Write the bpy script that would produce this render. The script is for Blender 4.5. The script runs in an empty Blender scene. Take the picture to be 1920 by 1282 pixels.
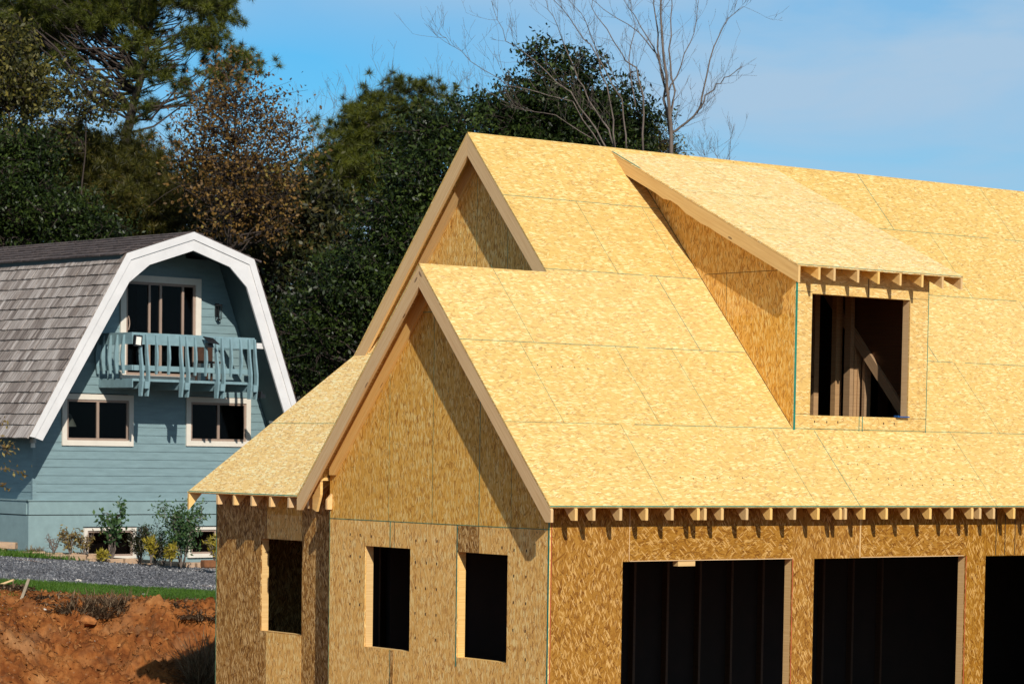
import bpy, math, random
import numpy as np
from mathutils import Vector, noise as mnoise
random.seed(7); rng = np.random.default_rng(11)
R = math.radians
scn = bpy.context.scene

# ------------------------------------------------------------------ camera
YAW, PITCH, ROLL = R(50.64), R(-3.682), R(0.929)
FPX, CX, CY, PW, PH = 5156.8, 1112.7, 1177.1, 1920, 1282
CAM = np.array([-20.169, -25.431, 3.678])
FW = np.array([math.cos(YAW)*math.cos(PITCH), math.sin(YAW)*math.cos(PITCH), math.sin(PITCH)])
_rt = np.array([math.sin(YAW), -math.cos(YAW), 0.0]); _up = np.cross(_rt, FW)
RT = math.cos(ROLL)*_rt + math.sin(ROLL)*_up
UP = -math.sin(ROLL)*_rt + math.cos(ROLL)*_up
cd = bpy.data.cameras.new("camera"); cam = bpy.data.objects.new("camera", cd)
scn.collection.objects.link(cam); scn.camera = cam
from mathutils import Matrix
M = Matrix(((RT[0], UP[0], -FW[0], CAM[0]), (RT[1], UP[1], -FW[1], CAM[1]), (RT[2], UP[2], -FW[2], CAM[2]), (0, 0, 0, 1)))
cam.matrix_world = M
cd.sensor_width = 36; cd.lens = FPX/PW*36
cd.shift_x = (PW/2-CX)/PW; cd.shift_y = (CY-PH/2)/PW
cd.clip_start = 0.5; cd.clip_end = 6000
cd.dof.use_dof = True; cd.dof.focus_distance = 34; cd.dof.aperture_fstop = 7.1

def at(u, v, D):
    d = FW + RT*(u-CX)/FPX - UP*(v-CY)/FPX
    return CAM + d*D

# ------------------------------------------------------------------ sky and sun
SUN = Vector((0.305, 0.79, -0.53)).normalized()
elev = math.asin(-SUN.z); srot = math.atan2(-SUN.x, -SUN.y)
w = bpy.data.worlds.new("World"); scn.world = w; w.use_nodes = True
nt = w.node_tree; N = nt.nodes; Lk = nt.links
bg = N["Background"]; bg.inputs[1].default_value = 0.10
sky = N.new("ShaderNodeTexSky"); sky.sky_type = 'NISHITA'; sky.sun_disc = False
sky.sun_elevation = elev; sky.sun_rotation = srot; sky.air_density = 1.0; sky.dust_density = 0.3; sky.ozone_density = 2.0
tc = N.new("ShaderNodeTexCoord"); mp = N.new("ShaderNodeMapping")
mp.inputs['Rotation'].default_value = (0.0, R(-7), R(-48)); mp.inputs['Scale'].default_value = (4.0, 4.0, 17)
Lk.new(tc.outputs['Generated'], mp.inputs[0])
n1 = N.new("ShaderNodeTexNoise"); n1.inputs['Scale'].default_value = 1.35; n1.inputs['Detail'].default_value = 7
n1.inputs['Roughness'].default_value = 0.52; n1.inputs['Distortion'].default_value = 0.7
Lk.new(mp.outputs[0], n1.inputs['Vector'])
cr = N.new("ShaderNodeValToRGB"); cr.color_ramp.elements[0].position = 0.36; cr.color_ramp.elements[1].position = 0.60; cr.color_ramp.elements[0].color = (.42, .42, .42, 1)
Lk.new(n1.outputs[0], cr.inputs[0])
mm = N.new("ShaderNodeMath"); mm.operation = 'MULTIPLY'; mm.inputs[1].default_value = 0.95
# thinner veil overhead, and one clear azure gap low in the sky to the left
sepv = N.new("ShaderNodeSeparateXYZ"); Lk.new(tc.outputs['Generated'], sepv.inputs[0])
hr = N.new("ShaderNodeMapRange"); hr.inputs[1].default_value = 0.18; hr.inputs[2].default_value = 0.5; hr.inputs[3].default_value = 1.0; hr.inputs[4].default_value = 0.15; Lk.new(sepv.outputs[2], hr.inputs[0])
gd_ = (FW+RT*(560-CX)/FPX-UP*(135-CY)/FPX); gd_ = gd_/np.linalg.norm(gd_)
sb = N.new("ShaderNodeVectorMath"); sb.operation = 'SUBTRACT'; Lk.new(tc.outputs['Generated'], sb.inputs[0]); sb.inputs[1].default_value = tuple(gd_)
scv = N.new("ShaderNodeVectorMath"); scv.operation = 'MULTIPLY'; Lk.new(sb.outputs[0], scv.inputs[0]); scv.inputs[1].default_value = (1, 1, 3.4)
ln_ = N.new("ShaderNodeVectorMath"); ln_.operation = 'LENGTH'; Lk.new(scv.outputs[0], ln_.inputs[0])
wob = N.new("ShaderNodeMath"); wob.operation = 'MULTIPLY_ADD'; Lk.new(n1.outputs[0], wob.inputs[0]); wob.inputs[1].default_value = -0.10; Lk.new(ln_.outputs['Value'], wob.inputs[2])
gr = N.new("ShaderNodeMapRange"); gr.inputs[1].default_value = -0.03; gr.inputs[2].default_value = 0.075; gr.inputs[3].default_value = 0.0; gr.inputs[4].default_value = 1.0; Lk.new(wob.outputs[0], gr.inputs[0])
m0 = N.new("ShaderNodeMath"); m0.operation = 'MULTIPLY'; Lk.new(cr.outputs[0], m0.inputs[0]); Lk.new(hr.outputs[0], m0.inputs[1])
m1 = N.new("ShaderNodeMath"); m1.operation = 'MULTIPLY'; Lk.new(m0.outputs[0], m1.inputs[0]); Lk.new(gr.outputs[0], m1.inputs[1])
Lk.new(m1.outputs[0], mm.inputs[0])
tint = N.new("ShaderNodeMixRGB"); tint.blend_type = 'MULTIPLY'; tint.inputs[0].default_value = 1
tint.inputs[2].default_value = (0.30, 0.80, 1.08, 1)
Lk.new(sky.outputs[0], tint.inputs[1])
sz = N.new("ShaderNodeSeparateXYZ"); Lk.new(tc.outputs['Generated'], sz.inputs[0])
tr_ = N.new("ShaderNodeMapRange"); tr_.inputs[1].default_value = 0.16; tr_.inputs[2].default_value = 0.40; Lk.new(sz.outputs[2], tr_.inputs[0])
tm = N.new("ShaderNodeMixRGB"); tm.inputs[1].default_value = (0.30, 0.80, 1.08, 1); tm.inputs[2].default_value = (0.82, 0.82, 0.74, 1); Lk.new(tr_.outputs[0], tm.inputs[0])
Lk.new(tm.outputs[0], tint.inputs[2])
mx = N.new("ShaderNodeMixRGB"); mx.inputs[2].default_value = (4.0, 5.7, 7.5, 1)
Lk.new(mm.outputs[0], mx.inputs[0]); Lk.new(tint.outputs[0], mx.inputs[1]); Lk.new(mx.outputs[0], bg.inputs[0])
sd = bpy.data.lights.new("sun", 'SUN'); sd.energy = 4.6; sd.angle = R(0.5); sd.color = (1.0, 0.945, 0.86)
so = bpy.data.objects.new("sun", sd); scn.collection.objects.link(so)
so.rotation_euler = SUN.to_track_quat('-Z', 'Y').to_euler(); so.location = (-30, -60, 50)
scn.view_settings.view_transform = 'Standard'; scn.view_settings.look = 'None'
scn.view_settings.exposure = 0.0; scn.view_settings.gamma = 1
scn.cycles.max_bounces = 6; scn.cycles.diffuse_bounces = 3; scn.cycles.transparent_max_bounces = 8

# ------------------------------------------------------------------ materials
def newmat(name):
    m = bpy.data.materials.new(name); m.use_nodes = True
    nt = m.node_tree; return m, nt, nt.nodes, nt.links, nt.nodes["Principled BSDF"]
def mth(N, L, op, a, b=None, c=None):
    n = N.new("ShaderNodeMath"); n.operation = op
    for i, x in enumerate((a, b, c)):
        if x is None: continue
        if isinstance(x, (int, float)): n.inputs[i].default_value = x
        else: L.new(x, n.inputs[i])
    return n.outputs[0]
def ramp(N, L, src, stops):
    r = N.new("ShaderNodeValToRGB"); e = r.color_ramp.elements
    while len(e) < len(stops): e.new(0.5)
    for i, (p, c) in enumerate(stops): e[i].position = p; e[i].color = (*c, 1)
    L.new(src, r.inputs[0]); return r.outputs[0]
def tex(N, L, kind, vec, scale, detail=4, rough=0.5, mscale=None, rot=None, feature=None, dist=0):
    if mscale or rot:
        m = N.new("ShaderNodeMapping")
        if mscale: m.inputs['Scale'].default_value = mscale
        if rot: m.inputs['Rotation'].default_value = rot
        L.new(vec, m.inputs[0]); vec = m.outputs[0]
    if kind == 'noise':
        t = N.new("ShaderNodeTexNoise"); t.inputs['Detail'].default_value = detail; t.inputs['Roughness'].default_value = rough
        t.inputs['Distortion'].default_value = dist
    else:
        t = N.new("ShaderNodeTexVoronoi")
        if feature: t.feature = feature
    t.inputs['Scale'].default_value = scale; L.new(vec, t.inputs['Vector']); return t
def mixc(N, L, f, a, b, mode='MIX'):
    n = N.new("ShaderNodeMixRGB"); n.blend_type = mode
    for i, x in enumerate((f, a, b)):
        if isinstance(x, (int, float)): n.inputs[i].default_value = x
        elif isinstance(x, tuple): n.inputs[i].default_value = (*x, 1)
        else: L.new(x, n.inputs[i])
    return n.outputs[0]
def bump(N, L, P, h, s, d=0.01):
    b = N.new("ShaderNodeBump"); b.inputs['Strength'].default_value = s; b.inputs['Distance'].default_value = d
    L.new(h, b.inputs['Height']); L.new(b.outputs[0], P.inputs['Normal'])

def osb_mat(name, stops, angles, sheet=(50, 1.345), soff=(25, 0.712), size=(11, 54), rough=0.55, bstr=0.25, sheetvar=0.12, nails=0.0):
    m, nt, N, L, P = newmat(name)
    tc = N.new("ShaderNodeTexCoord"); uv = tc.outputs['UV']
    # slow warp so that the strands do not all run dead straight
    wn = tex(N, L, 'noise', uv, 5.0, 2)
    wv = N.new("ShaderNodeVectorMath"); wv.operation = 'MULTIPLY_ADD'
    L.new(wn.outputs['Color'], wv.inputs[0]); wv.inputs[1].default_value = (0.022, 0.022, 0); L.new(uv, wv.inputs[2])
    cur = None; col = None
    for i, a in enumerate(angles):
        sc = (size[0]*(0.8+0.17*(i % 4)), size[1]*(0.75+0.16*((i*3) % 4)), 1)
        rmap = N.new("ShaderNodeMapping"); rmap.inputs['Rotation'].default_value = (0, 0, R(a)); rmap.inputs['Location'].default_value = (3.1*i, 1.7*i, 0)
        L.new(wv.outputs[0], rmap.inputs[0])
        t = tex(N, L, 'vor', rmap.outputs[0], 1.0, mscale=sc); t.voronoi_dimensions = '2D'
        sp = N.new("ShaderNodeSeparateColor"); L.new(t.outputs['Color'], sp.inputs[0])
        if cur is None: cur, col = sp.outputs[0], sp.outputs[1]
        else:
            g = mth(N, L, 'GREATER_THAN', sp.outputs[0], cur)
            mxx = N.new("ShaderNodeMix"); L.new(g, mxx.inputs[0]); L.new(col, mxx.inputs[2]); L.new(sp.outputs[1], mxx.inputs[3])
            col = mxx.outputs[0]; cur = mth(N, L, 'MAXIMUM', cur, sp.outputs[0])
    fine = tex(N, L, 'noise', wv.outputs[0], 1, 4, 0.6, mscale=(30, 120, 1), rot=(0, 0, R(angles[0])))
    v = mth(N, L, 'ADD', col, mth(N, L, 'MULTIPLY', mth(N, L, 'SUBTRACT', fine.outputs[0], 0.5), 0.26))
    c = ramp(N, L, v, stops)
    # sparse long strands lying on top: pale ones, grey brown slivers
    for k, (ang, ms, thr, rr, dk, f_) in enumerate(((angles[1]+7, (6.5, 46, 1), .80, .36, 0, .80), (angles[2]-9, (8, 60, 1), .84, .36, 0, .8), (angles[0]-6, (9, 62, 1), .84, .33, 1, .72), (angles[2]+16, (11, 70, 1), .87, .33, 1, .7), (angles[3]*.6+angles[0]*.4, (7, 44, 1), .93, .34, 1, .6))):
        rm = N.new("ShaderNodeMapping"); rm.inputs['Rotation'].default_value = (0, 0, R(ang)); rm.inputs['Location'].default_value = (5.3*k+1, 2.9*k, 0); L.new(wv.outputs[0], rm.inputs[0])
        lt = tex(N, L, 'vor', rm.outputs[0], 1, mscale=ms); lt.voronoi_dimensions = '2D'; ls = N.new("ShaderNodeSeparateColor"); L.new(lt.outputs['Color'], ls.inputs[0])
        mk = mth(N, L, 'MULTIPLY', mth(N, L, 'LESS_THAN', lt.outputs['Distance'], rr), mth(N, L, 'GREATER_THAN', ls.outputs[0], thr)); mk = mth(N, L, 'MULTIPLY', mk, f_)
        d0 = stops[0][1]; l0_ = stops[-1][1]
        c = mixc(N, L, mk, c, tuple(min(.9, x*1.12+.02) for x in l0_) if not dk else (d0[0]*.78, d0[1]*.72, d0[2]*.9))
    # small dark bark flecks
    fl = tex(N, L, 'vor', uv, 1, mscale=(16, 34, 1), rot=(0, 0, R(angles[0]+12)))
    fs = N.new("ShaderNodeSeparateColor"); L.new(fl.outputs['Color'], fs.inputs[0])
    fd = mth(N, L, 'MULTIPLY', mth(N, L, 'LESS_THAN', fl.outputs['Distance'], 0.30), mth(N, L, 'GREATER_THAN', fs.outputs[0], 0.955))
    c = mixc(N, L, mth(N, L, 'MULTIPLY', fd, 0.5), c, tuple(x*0.30 for x in stops[0][1]))
    big = tex(N, L, 'noise', uv, 1.1, 3)
    c = mixc(N, L, mth(N, L, 'MULTIPLY', mth(N, L, 'SUBTRACT', big.outputs[0], 0.38), 0.9), c, tuple(x*0.86 for x in stops[2][1]))
    # each sheet of board has its own tone
    sv = N.new("ShaderNodeVectorMath"); sv.operation = 'DIVIDE'; so_ = N.new('ShaderNodeVectorMath'); so_.operation = 'ADD'; L.new(uv, so_.inputs[0]); so_.inputs[1].default_value = (soff[0], soff[1], 0); L.new(so_.outputs[0], sv.inputs[0]); sv.inputs[1].default_value = (sheet[0], sheet[1], 1)
    fv = N.new("ShaderNodeVectorMath"); fv.operation = 'FLOOR'; L.new(sv.outputs[0], fv.inputs[0])
    wn2 = N.new("ShaderNodeTexWhiteNoise"); wn2.noise_dimensions = '2D'; L.new(fv.outputs[0], wn2.inputs['Vector'])
    hsv = N.new("ShaderNodeHueSaturation"); L.new(c, hsv.inputs['Color'])
    L.new(mth(N, L, 'MULTIPLY_ADD', wn2.outputs['Value'], sheetvar, 1-sheetvar/2), hsv.inputs['Value'])
    L.new(mth(N, L, 'MULTIPLY_ADD', wn2.outputs['Value'], -sheetvar*.8, 1+sheetvar*.4), hsv.inputs['Saturation'])
    c = hsv.outputs[0]
    L.new(c, P.inputs['Base Color']); P.inputs['Roughness'].default_value = rough; P.inputs['Specular IOR Level'].default_value = 0.08
    bump(N, L, P, mth(N, L, 'ADD', cur, fine.outputs[0]), bstr, 0.006)
    return m

OSB_ROOF = osb_mat("osb_roof", [(0.00, (0.54, 0.33, 0.10)), (0.12, (0.66, 0.42, 0.135)), (0.50, (0.695, 0.455, 0.150)), (0.88, (0.72, 0.485, 0.170)), (1.0, (0.80, 0.61, 0.28))],
                   (3, -14, 22, -48, 9, 62, -4), rough=0.6, bstr=0.2, sheetvar=0.05)
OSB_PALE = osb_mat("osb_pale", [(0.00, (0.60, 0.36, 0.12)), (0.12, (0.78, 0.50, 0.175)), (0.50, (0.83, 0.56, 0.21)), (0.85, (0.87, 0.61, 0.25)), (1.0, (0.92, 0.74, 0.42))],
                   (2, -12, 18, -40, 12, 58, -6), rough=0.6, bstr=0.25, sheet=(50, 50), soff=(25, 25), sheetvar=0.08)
OSB_WALL = osb_mat("osb_wall", [(0.00, (0.42, 0.185, 0.04)), (0.14, (0.66, 0.345, 0.075)), (0.50, (0.745, 0.41, 0.10)), (0.82, (0.79, 0.46, 0.125)), (1.0, (0.88, 0.60, 0.24))],
                   (88, 72, 104, 52, 96, 125, 82), sheet=(50, 2.745), soff=(25, 0), rough=0.5, bstr=0.3)
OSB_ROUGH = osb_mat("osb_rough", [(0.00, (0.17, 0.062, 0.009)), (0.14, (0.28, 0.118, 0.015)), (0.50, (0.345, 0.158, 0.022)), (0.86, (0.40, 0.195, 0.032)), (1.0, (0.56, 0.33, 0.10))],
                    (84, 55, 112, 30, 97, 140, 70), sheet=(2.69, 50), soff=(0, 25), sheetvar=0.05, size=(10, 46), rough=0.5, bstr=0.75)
OSB_HEAD = osb_mat("osb_header", [(0.00, (0.17, 0.062, 0.009)), (0.14, (0.28, 0.118, 0.015)), (0.50, (0.345, 0.158, 0.022)), (0.86, (0.40, 0.195, 0.032)), (1.0, (0.56, 0.33, 0.10))],
                   (4, 35, -28, 66, -60, 15, -8), sheet=(50, 50), soff=(25, 25), sheetvar=0.0, size=(10, 46), rough=0.5, bstr=0.75)
OSB_BROWN = osb_mat("osb_dark_brown", [(0.02, (0.13, 0.050, 0.012)), (0.20, (0.27, 0.125, 0.030)), (0.50, (0.39, 0.195, 0.052)), (0.80, (0.47, 0.26, 0.08)), (0.98, (0.68, 0.44, 0.18))],
                    (88, 66, 110, 40, 95, 130, 78), sheet=(50, 50), soff=(25, 25), sheetvar=0.0, size=(10, 46), rough=0.5, bstr=0.75)  # the darker rough face of the boards

def lumber_mat(name, a, b, rough=0.6):
    m, nt, N, L, P = newmat(name)
    tc = N.new("ShaderNodeTexCoord"); uv = tc.outputs['UV']; ob = N.new("ShaderNodeObjectInfo")
    g = tex(N, L, 'noise', uv, 1, 5, 0.6, mscale=(1.6, 55, 1), dist=0.3)
    c = ramp(N, L, g.outputs[0], [(0.3, a), (0.7, b)])
    k = tex(N, L, 'vor', uv, 1, mscale=(2.1, 7.0, 1))
    ks = N.new("ShaderNodeSeparateColor"); L.new(k.outputs['Color'], ks.inputs[0])
    kn = mth(N, L, 'MULTIPLY', mth(N, L, 'LESS_THAN', k.outputs['Distance'], 0.11), mth(N, L, 'GREATER_THAN', ks.outputs[0], 0.45))
    c = mixc(N, L, mth(N, L, 'MULTIPLY', kn, 0.75), c, (0.12, 0.05, 0.02))
    hsv = N.new("ShaderNodeHueSaturation"); L.new(c, hsv.inputs['Color'])
    L.new(mth(N, L, 'MULTIPLY_ADD', ob.outputs['Random'], 0.28, 0.86), hsv.inputs['Value'])
    L.new(mth(N, L, 'MULTIPLY_ADD', ob.outputs['Random'], 0.16, 0.92), hsv.inputs['Saturation'])
    L.new(hsv.outputs[0], P.inputs['Base Color']); P.inputs['Roughness'].default_value = rough
    bump(N, L, P, g.outputs[0], 0.2, 0.003); return m
LUMBER = lumber_mat("pine_lumber", (0.66, 0.39, 0.13), (0.80, 0.53, 0.21))
LUMBER2 = lumber_mat("aged_lumber", (0.66, 0.40, 0.17), (0.80, 0.54, 0.26))
BROWNLUM = lumber_mat("brown_lumber", (0.30, 0.175, 0.085), (0.44, 0.275, 0.14))
SHADEWOOD = lumber_mat("shaded_wood", (0.055, 0.022, 0.009), (0.10, 0.045, 0.018))  # lumber darkened nearly to black, the indoor shade put into its colour

def plain(name, col, rough=0.6, var=0.1, sc=6, bs=0.1, spec=0.5, metal=0.0, mscale=None, low=None):
    m, nt, N, L, P = newmat(name)
    tc = N.new("ShaderNodeTexCoord")
    n = tex(N, L, 'noise', tc.outputs['Object'], sc, 6, 0.6, mscale=mscale)
    lo = low or tuple(x*(1-var*1.6) for x in col); hi = tuple(min(1, x*(1+var)) for x in col)
    L.new(ramp(N, L, n.outputs[0], [(0.3, lo), (0.7, hi)]), P.inputs['Base Color'])
    P.inputs['Roughness'].default_value = rough; P.inputs['Metallic'].default_value = metal
    P.inputs['Specular IOR Level'].default_value = spec
    if bs: bump(N, L, P, n.outputs[0], bs, 0.01)
    return m
GREEN = plain("green_edge_paint", (0.012, 0.20, 0.14), 0.6, 0.2, 9, 0)
SEAM = plain("seam_green", (0.13, 0.25, 0.13), 0.8, 0.5, 7, 0)  # dull green of the sheet joints
DARKSEAM = plain("seam_dark", (0.07, 0.045, 0.02), 0.8, 0.2, 9, 0)
NAILS = plain("nail_holes", (0.05, 0.025, 0.01), 0.8, 0.1, 9, 0)
REDEDGE = plain("red_edge", (0.42, 0.07, 0.03), 0.7, 0.2, 9, 0)
TEAL = plain("teal_paint", (0.195, 0.285, 0.30), 0.5, 0.10, 2.2, 0.1, mscale=(1, 1, 6))
TEAL2 = plain("teal_stucco", (0.225, 0.32, 0.325), 0.75, 0.07, 5, 0.25)
TEALRAIL = plain("teal_rail_paint", (0.205, 0.315, 0.34), 0.45, 0.10, 7, 0.05)
WHITE = plain("white_trim_paint", (0.70, 0.675, 0.655), 0.5, 0.05, 3, 0.05)
CREAM = plain("cream_trim_paint", (0.72, 0.655, 0.555), 0.5, 0.05, 3, 0.05)
TAN = plain("tan_vinyl", (0.33, 0.235, 0.18), 0.45, 0.06, 3, 0)
BLACK = plain("black_plastic", (0.012, 0.012, 0.013), 0.35, 0.1, 8, 0)
DARKROOM = plain("dark_room", (0.017, 0.0075, 0.004), 0.9, 0.2, 2, 0)  # near black: shade of the unlit rooms put into the colour
LAMPSHADE = plain("lamp_shade_cloth", (0.55, 0.50, 0.36), 0.8, 0.05, 9, 0)
REFLECTOR = plain("floodlight_reflector", (0.85, 0.80, 0.70), 0.25, 0.05, 8, 0)
BLUEPL = plain("blue_plastic", (0.01, 0.075, 0.26), 0.4, 0.1, 8, 0)
METALM = plain("soffit_light_metal", (0.5, 0.45, 0.38), 0.4, 0.1, 8, 0)
SOFFIT = plain("soffit_paint", (0.05, 0.085, 0.09), 0.7, 0.1, 3, 0)
def glass_mat():
    m, nt, N, L, P = newmat("window_glass")
    for n in list(N): N.remove(n)
    o = N.new("ShaderNodeOutputMaterial"); t = N.new("ShaderNodeBsdfTransparent"); t.inputs[0].default_value = (0.55, 0.58, 0.6, 1)
    g = N.new("ShaderNodeBsdfGlossy"); g.inputs['Roughness'].default_value = 0.03; g.inputs[0].default_value = (.75, .72, .68, 1)
    f = N.new("ShaderNodeFresnel"); f.inputs[0].default_value = 1.18; mx = N.new("ShaderNodeMixShader")
    L.new(f.outputs[0], mx.inputs[0]); L.new(t.outputs[0], mx.inputs[1]); L.new(g.outputs[0], mx.inputs[2]); L.new(mx.outputs[0], o.inputs[0])
    return m
GLASS = glass_mat()

def shake_mat(name, stops):
    m, nt, N, L, P = newmat(name)
    tc = N.new("ShaderNodeTexCoord"); uv = tc.outputs['UV']; geo = N.new("ShaderNodeNewGeometry")
    g = tex(N, L, 'noise', uv, 1, 5, 0.65, mscale=(28, 1.3, 1))
    v = mth(N, L, 'ADD', mth(N, L, 'MULTIPLY', g.outputs[0], 1.0), mth(N, L, 'MULTIPLY', geo.outputs['Random Per Island'], 0.20))
    c = ramp(N, L, v, stops)
    st = tex(N, L, 'noise', uv, 1.2, 4, 0.6)
    c = mixc(N, L, mth(N, L, 'MULTIPLY', mth(N, L, 'GREATER_THAN', st.outputs[0], 0.6), 0.25), c, (0.16, 0.11, 0.085))
    L.new(c, P.inputs['Base Color']); P.inputs['Roughness'].default_value = 0.8; bump(N, L, P, g.outputs[0], 0.5, 0.01); return m
SHAKE = shake_mat("weathered_shake", [(0.36, (0.060, 0.044, 0.036)), (0.5, (0.175, 0.137, 0.115)), (0.64, (0.32, 0.27, 0.235)), (0.78, (0.54, 0.475, 0.43))])
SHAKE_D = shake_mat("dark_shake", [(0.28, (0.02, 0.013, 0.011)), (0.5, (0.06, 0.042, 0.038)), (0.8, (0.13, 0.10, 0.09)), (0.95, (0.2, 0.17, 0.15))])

def leaf_mat(name, stops, rough=0.5, trans=0.25, spec=0.4):
    m, nt, N, L, P = newmat(name)
    geo = N.new("ShaderNodeNewGeometry"); tc = N.new("ShaderNodeTexCoord")
    n = tex(N, L, 'noise', tc.outputs['Object'], 0.55, 3)
    v = mth(N, L, 'ADD', mth(N, L, 'MULTIPLY', geo.outputs['Random Per Island'], 0.7), mth(N, L, 'MULTIPLY', mth(N, L, 'SUBTRACT', n.outputs[0], 0.35), 0.9))
    c = ramp(N, L, v, stops); L.new(c, P.inputs['Base Color']); P.inputs['Roughness'].default_value = rough
    P.inputs['Specular IOR Level'].default_value = spec
    tr = N.new("ShaderNodeBsdfTranslucent"); L.new(c, tr.inputs[0]); mx = N.new("ShaderNodeMixShader"); mx.inputs[0].default_value = trans
    L.new(P.outputs[0], mx.inputs[1]); L.new(tr.outputs[0], mx.inputs[2]); L.new(mx.outputs[0], N["Material Output"].inputs[0]); return m
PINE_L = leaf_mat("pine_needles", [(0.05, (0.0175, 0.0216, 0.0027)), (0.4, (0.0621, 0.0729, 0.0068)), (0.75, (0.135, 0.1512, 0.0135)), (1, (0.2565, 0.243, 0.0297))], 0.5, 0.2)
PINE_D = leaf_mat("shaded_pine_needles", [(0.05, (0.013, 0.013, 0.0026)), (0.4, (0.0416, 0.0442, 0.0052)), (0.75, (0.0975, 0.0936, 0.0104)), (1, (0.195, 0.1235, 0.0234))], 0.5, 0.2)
MAG_L = leaf_mat("magnolia_leaves", [(0.05, (0.0043, 0.0087, 0.0029)), (0.5, (0.0174, 0.0305, 0.0058)), (0.85, (0.0464, 0.0696, 0.0116)), (1, (0.0798, 0.1087, 0.0203))], 0.42, 0.12, 0.22)
OAK_L = leaf_mat("brown_oak_leaves", [(0.05, (0.05, 0.024, 0.006)), (0.4, (0.135, 0.070, 0.015)), (0.75, (0.23, 0.125, 0.026)), (1, (0.22, 0.19, 0.035))], 0.6, 0.25)
YEL_L = leaf_mat("yellowing_leaves", [(0.05, (0.022, 0.0242, 0.0055)), (0.4, (0.066, 0.0638, 0.011)), (0.75, (0.165, 0.1375, 0.022)), (1, (0.286, 0.209, 0.033))], 0.55, 0.25)
DK_L = leaf_mat("dark_evergreen_leaves", [(0.05, (0.0056, 0.007, 0.0028)), (0.5, (0.0224, 0.0252, 0.0056)), (0.85, (0.0588, 0.056, 0.0112)), (1, (0.154, 0.084, 0.0224))], 0.5, 0.15)
SHRUB_L = leaf_mat("shrub_leaves", [(0.05, (0.02, 0.045, 0.015)), (0.5, (0.05, 0.105, 0.03)), (1, (0.12, 0.19, 0.05))], 0.45, 0.25)
YSH_L = leaf_mat("yellow_shrub_leaves", [(0.05, (0.16, 0.13, 0.01)), (0.5, (0.38, 0.30, 0.03)), (1, (0.55, 0.45, 0.08))], 0.5, 0.25)
BSH_L = leaf_mat("brown_shrub_leaves", [(0.05, (0.12, 0.06, 0.02)), (0.5, (0.24, 0.17, 0.05)), (1, (0.33, 0.27, 0.09))], 0.6, 0.25)
GRASS_L = leaf_mat("grass_blades", [(0.05, (0.035, 0.075, 0.006)), (0.5, (0.065, 0.15, 0.010)), (1, (0.12, 0.21, 0.02))], 0.6, 0.3)
STRAW = leaf_mat("dry_straw", [(0.05, (0.10, 0.06, 0.03)), (0.5, (0.20, 0.14, 0.07)), (1, (0.36, 0.28, 0.16))], 0.8, 0.1)
BRUSHM = leaf_mat("dead_brush", [(0.05, (0.05, 0.026, 0.013)), (0.5, (0.14, 0.082, 0.042)), (1, (0.34, 0.25, 0.15))], 0.8, 0.1)
BARK = plain("bark", (0.045, 0.030, 0.022), 0.85, 0.3, 9, 0.6, mscale=(3, 3, 0.6))
BARK_G = plain("grey_bark", (0.15, 0.115, 0.092), 0.85, 0.3, 7, 0.4, mscale=(3, 3, 0.6))
STONEWOOD = plain("weathered_wood", (0.33, 0.27, 0.19), 0.8, 0.15, 9, 0.2)

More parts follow.
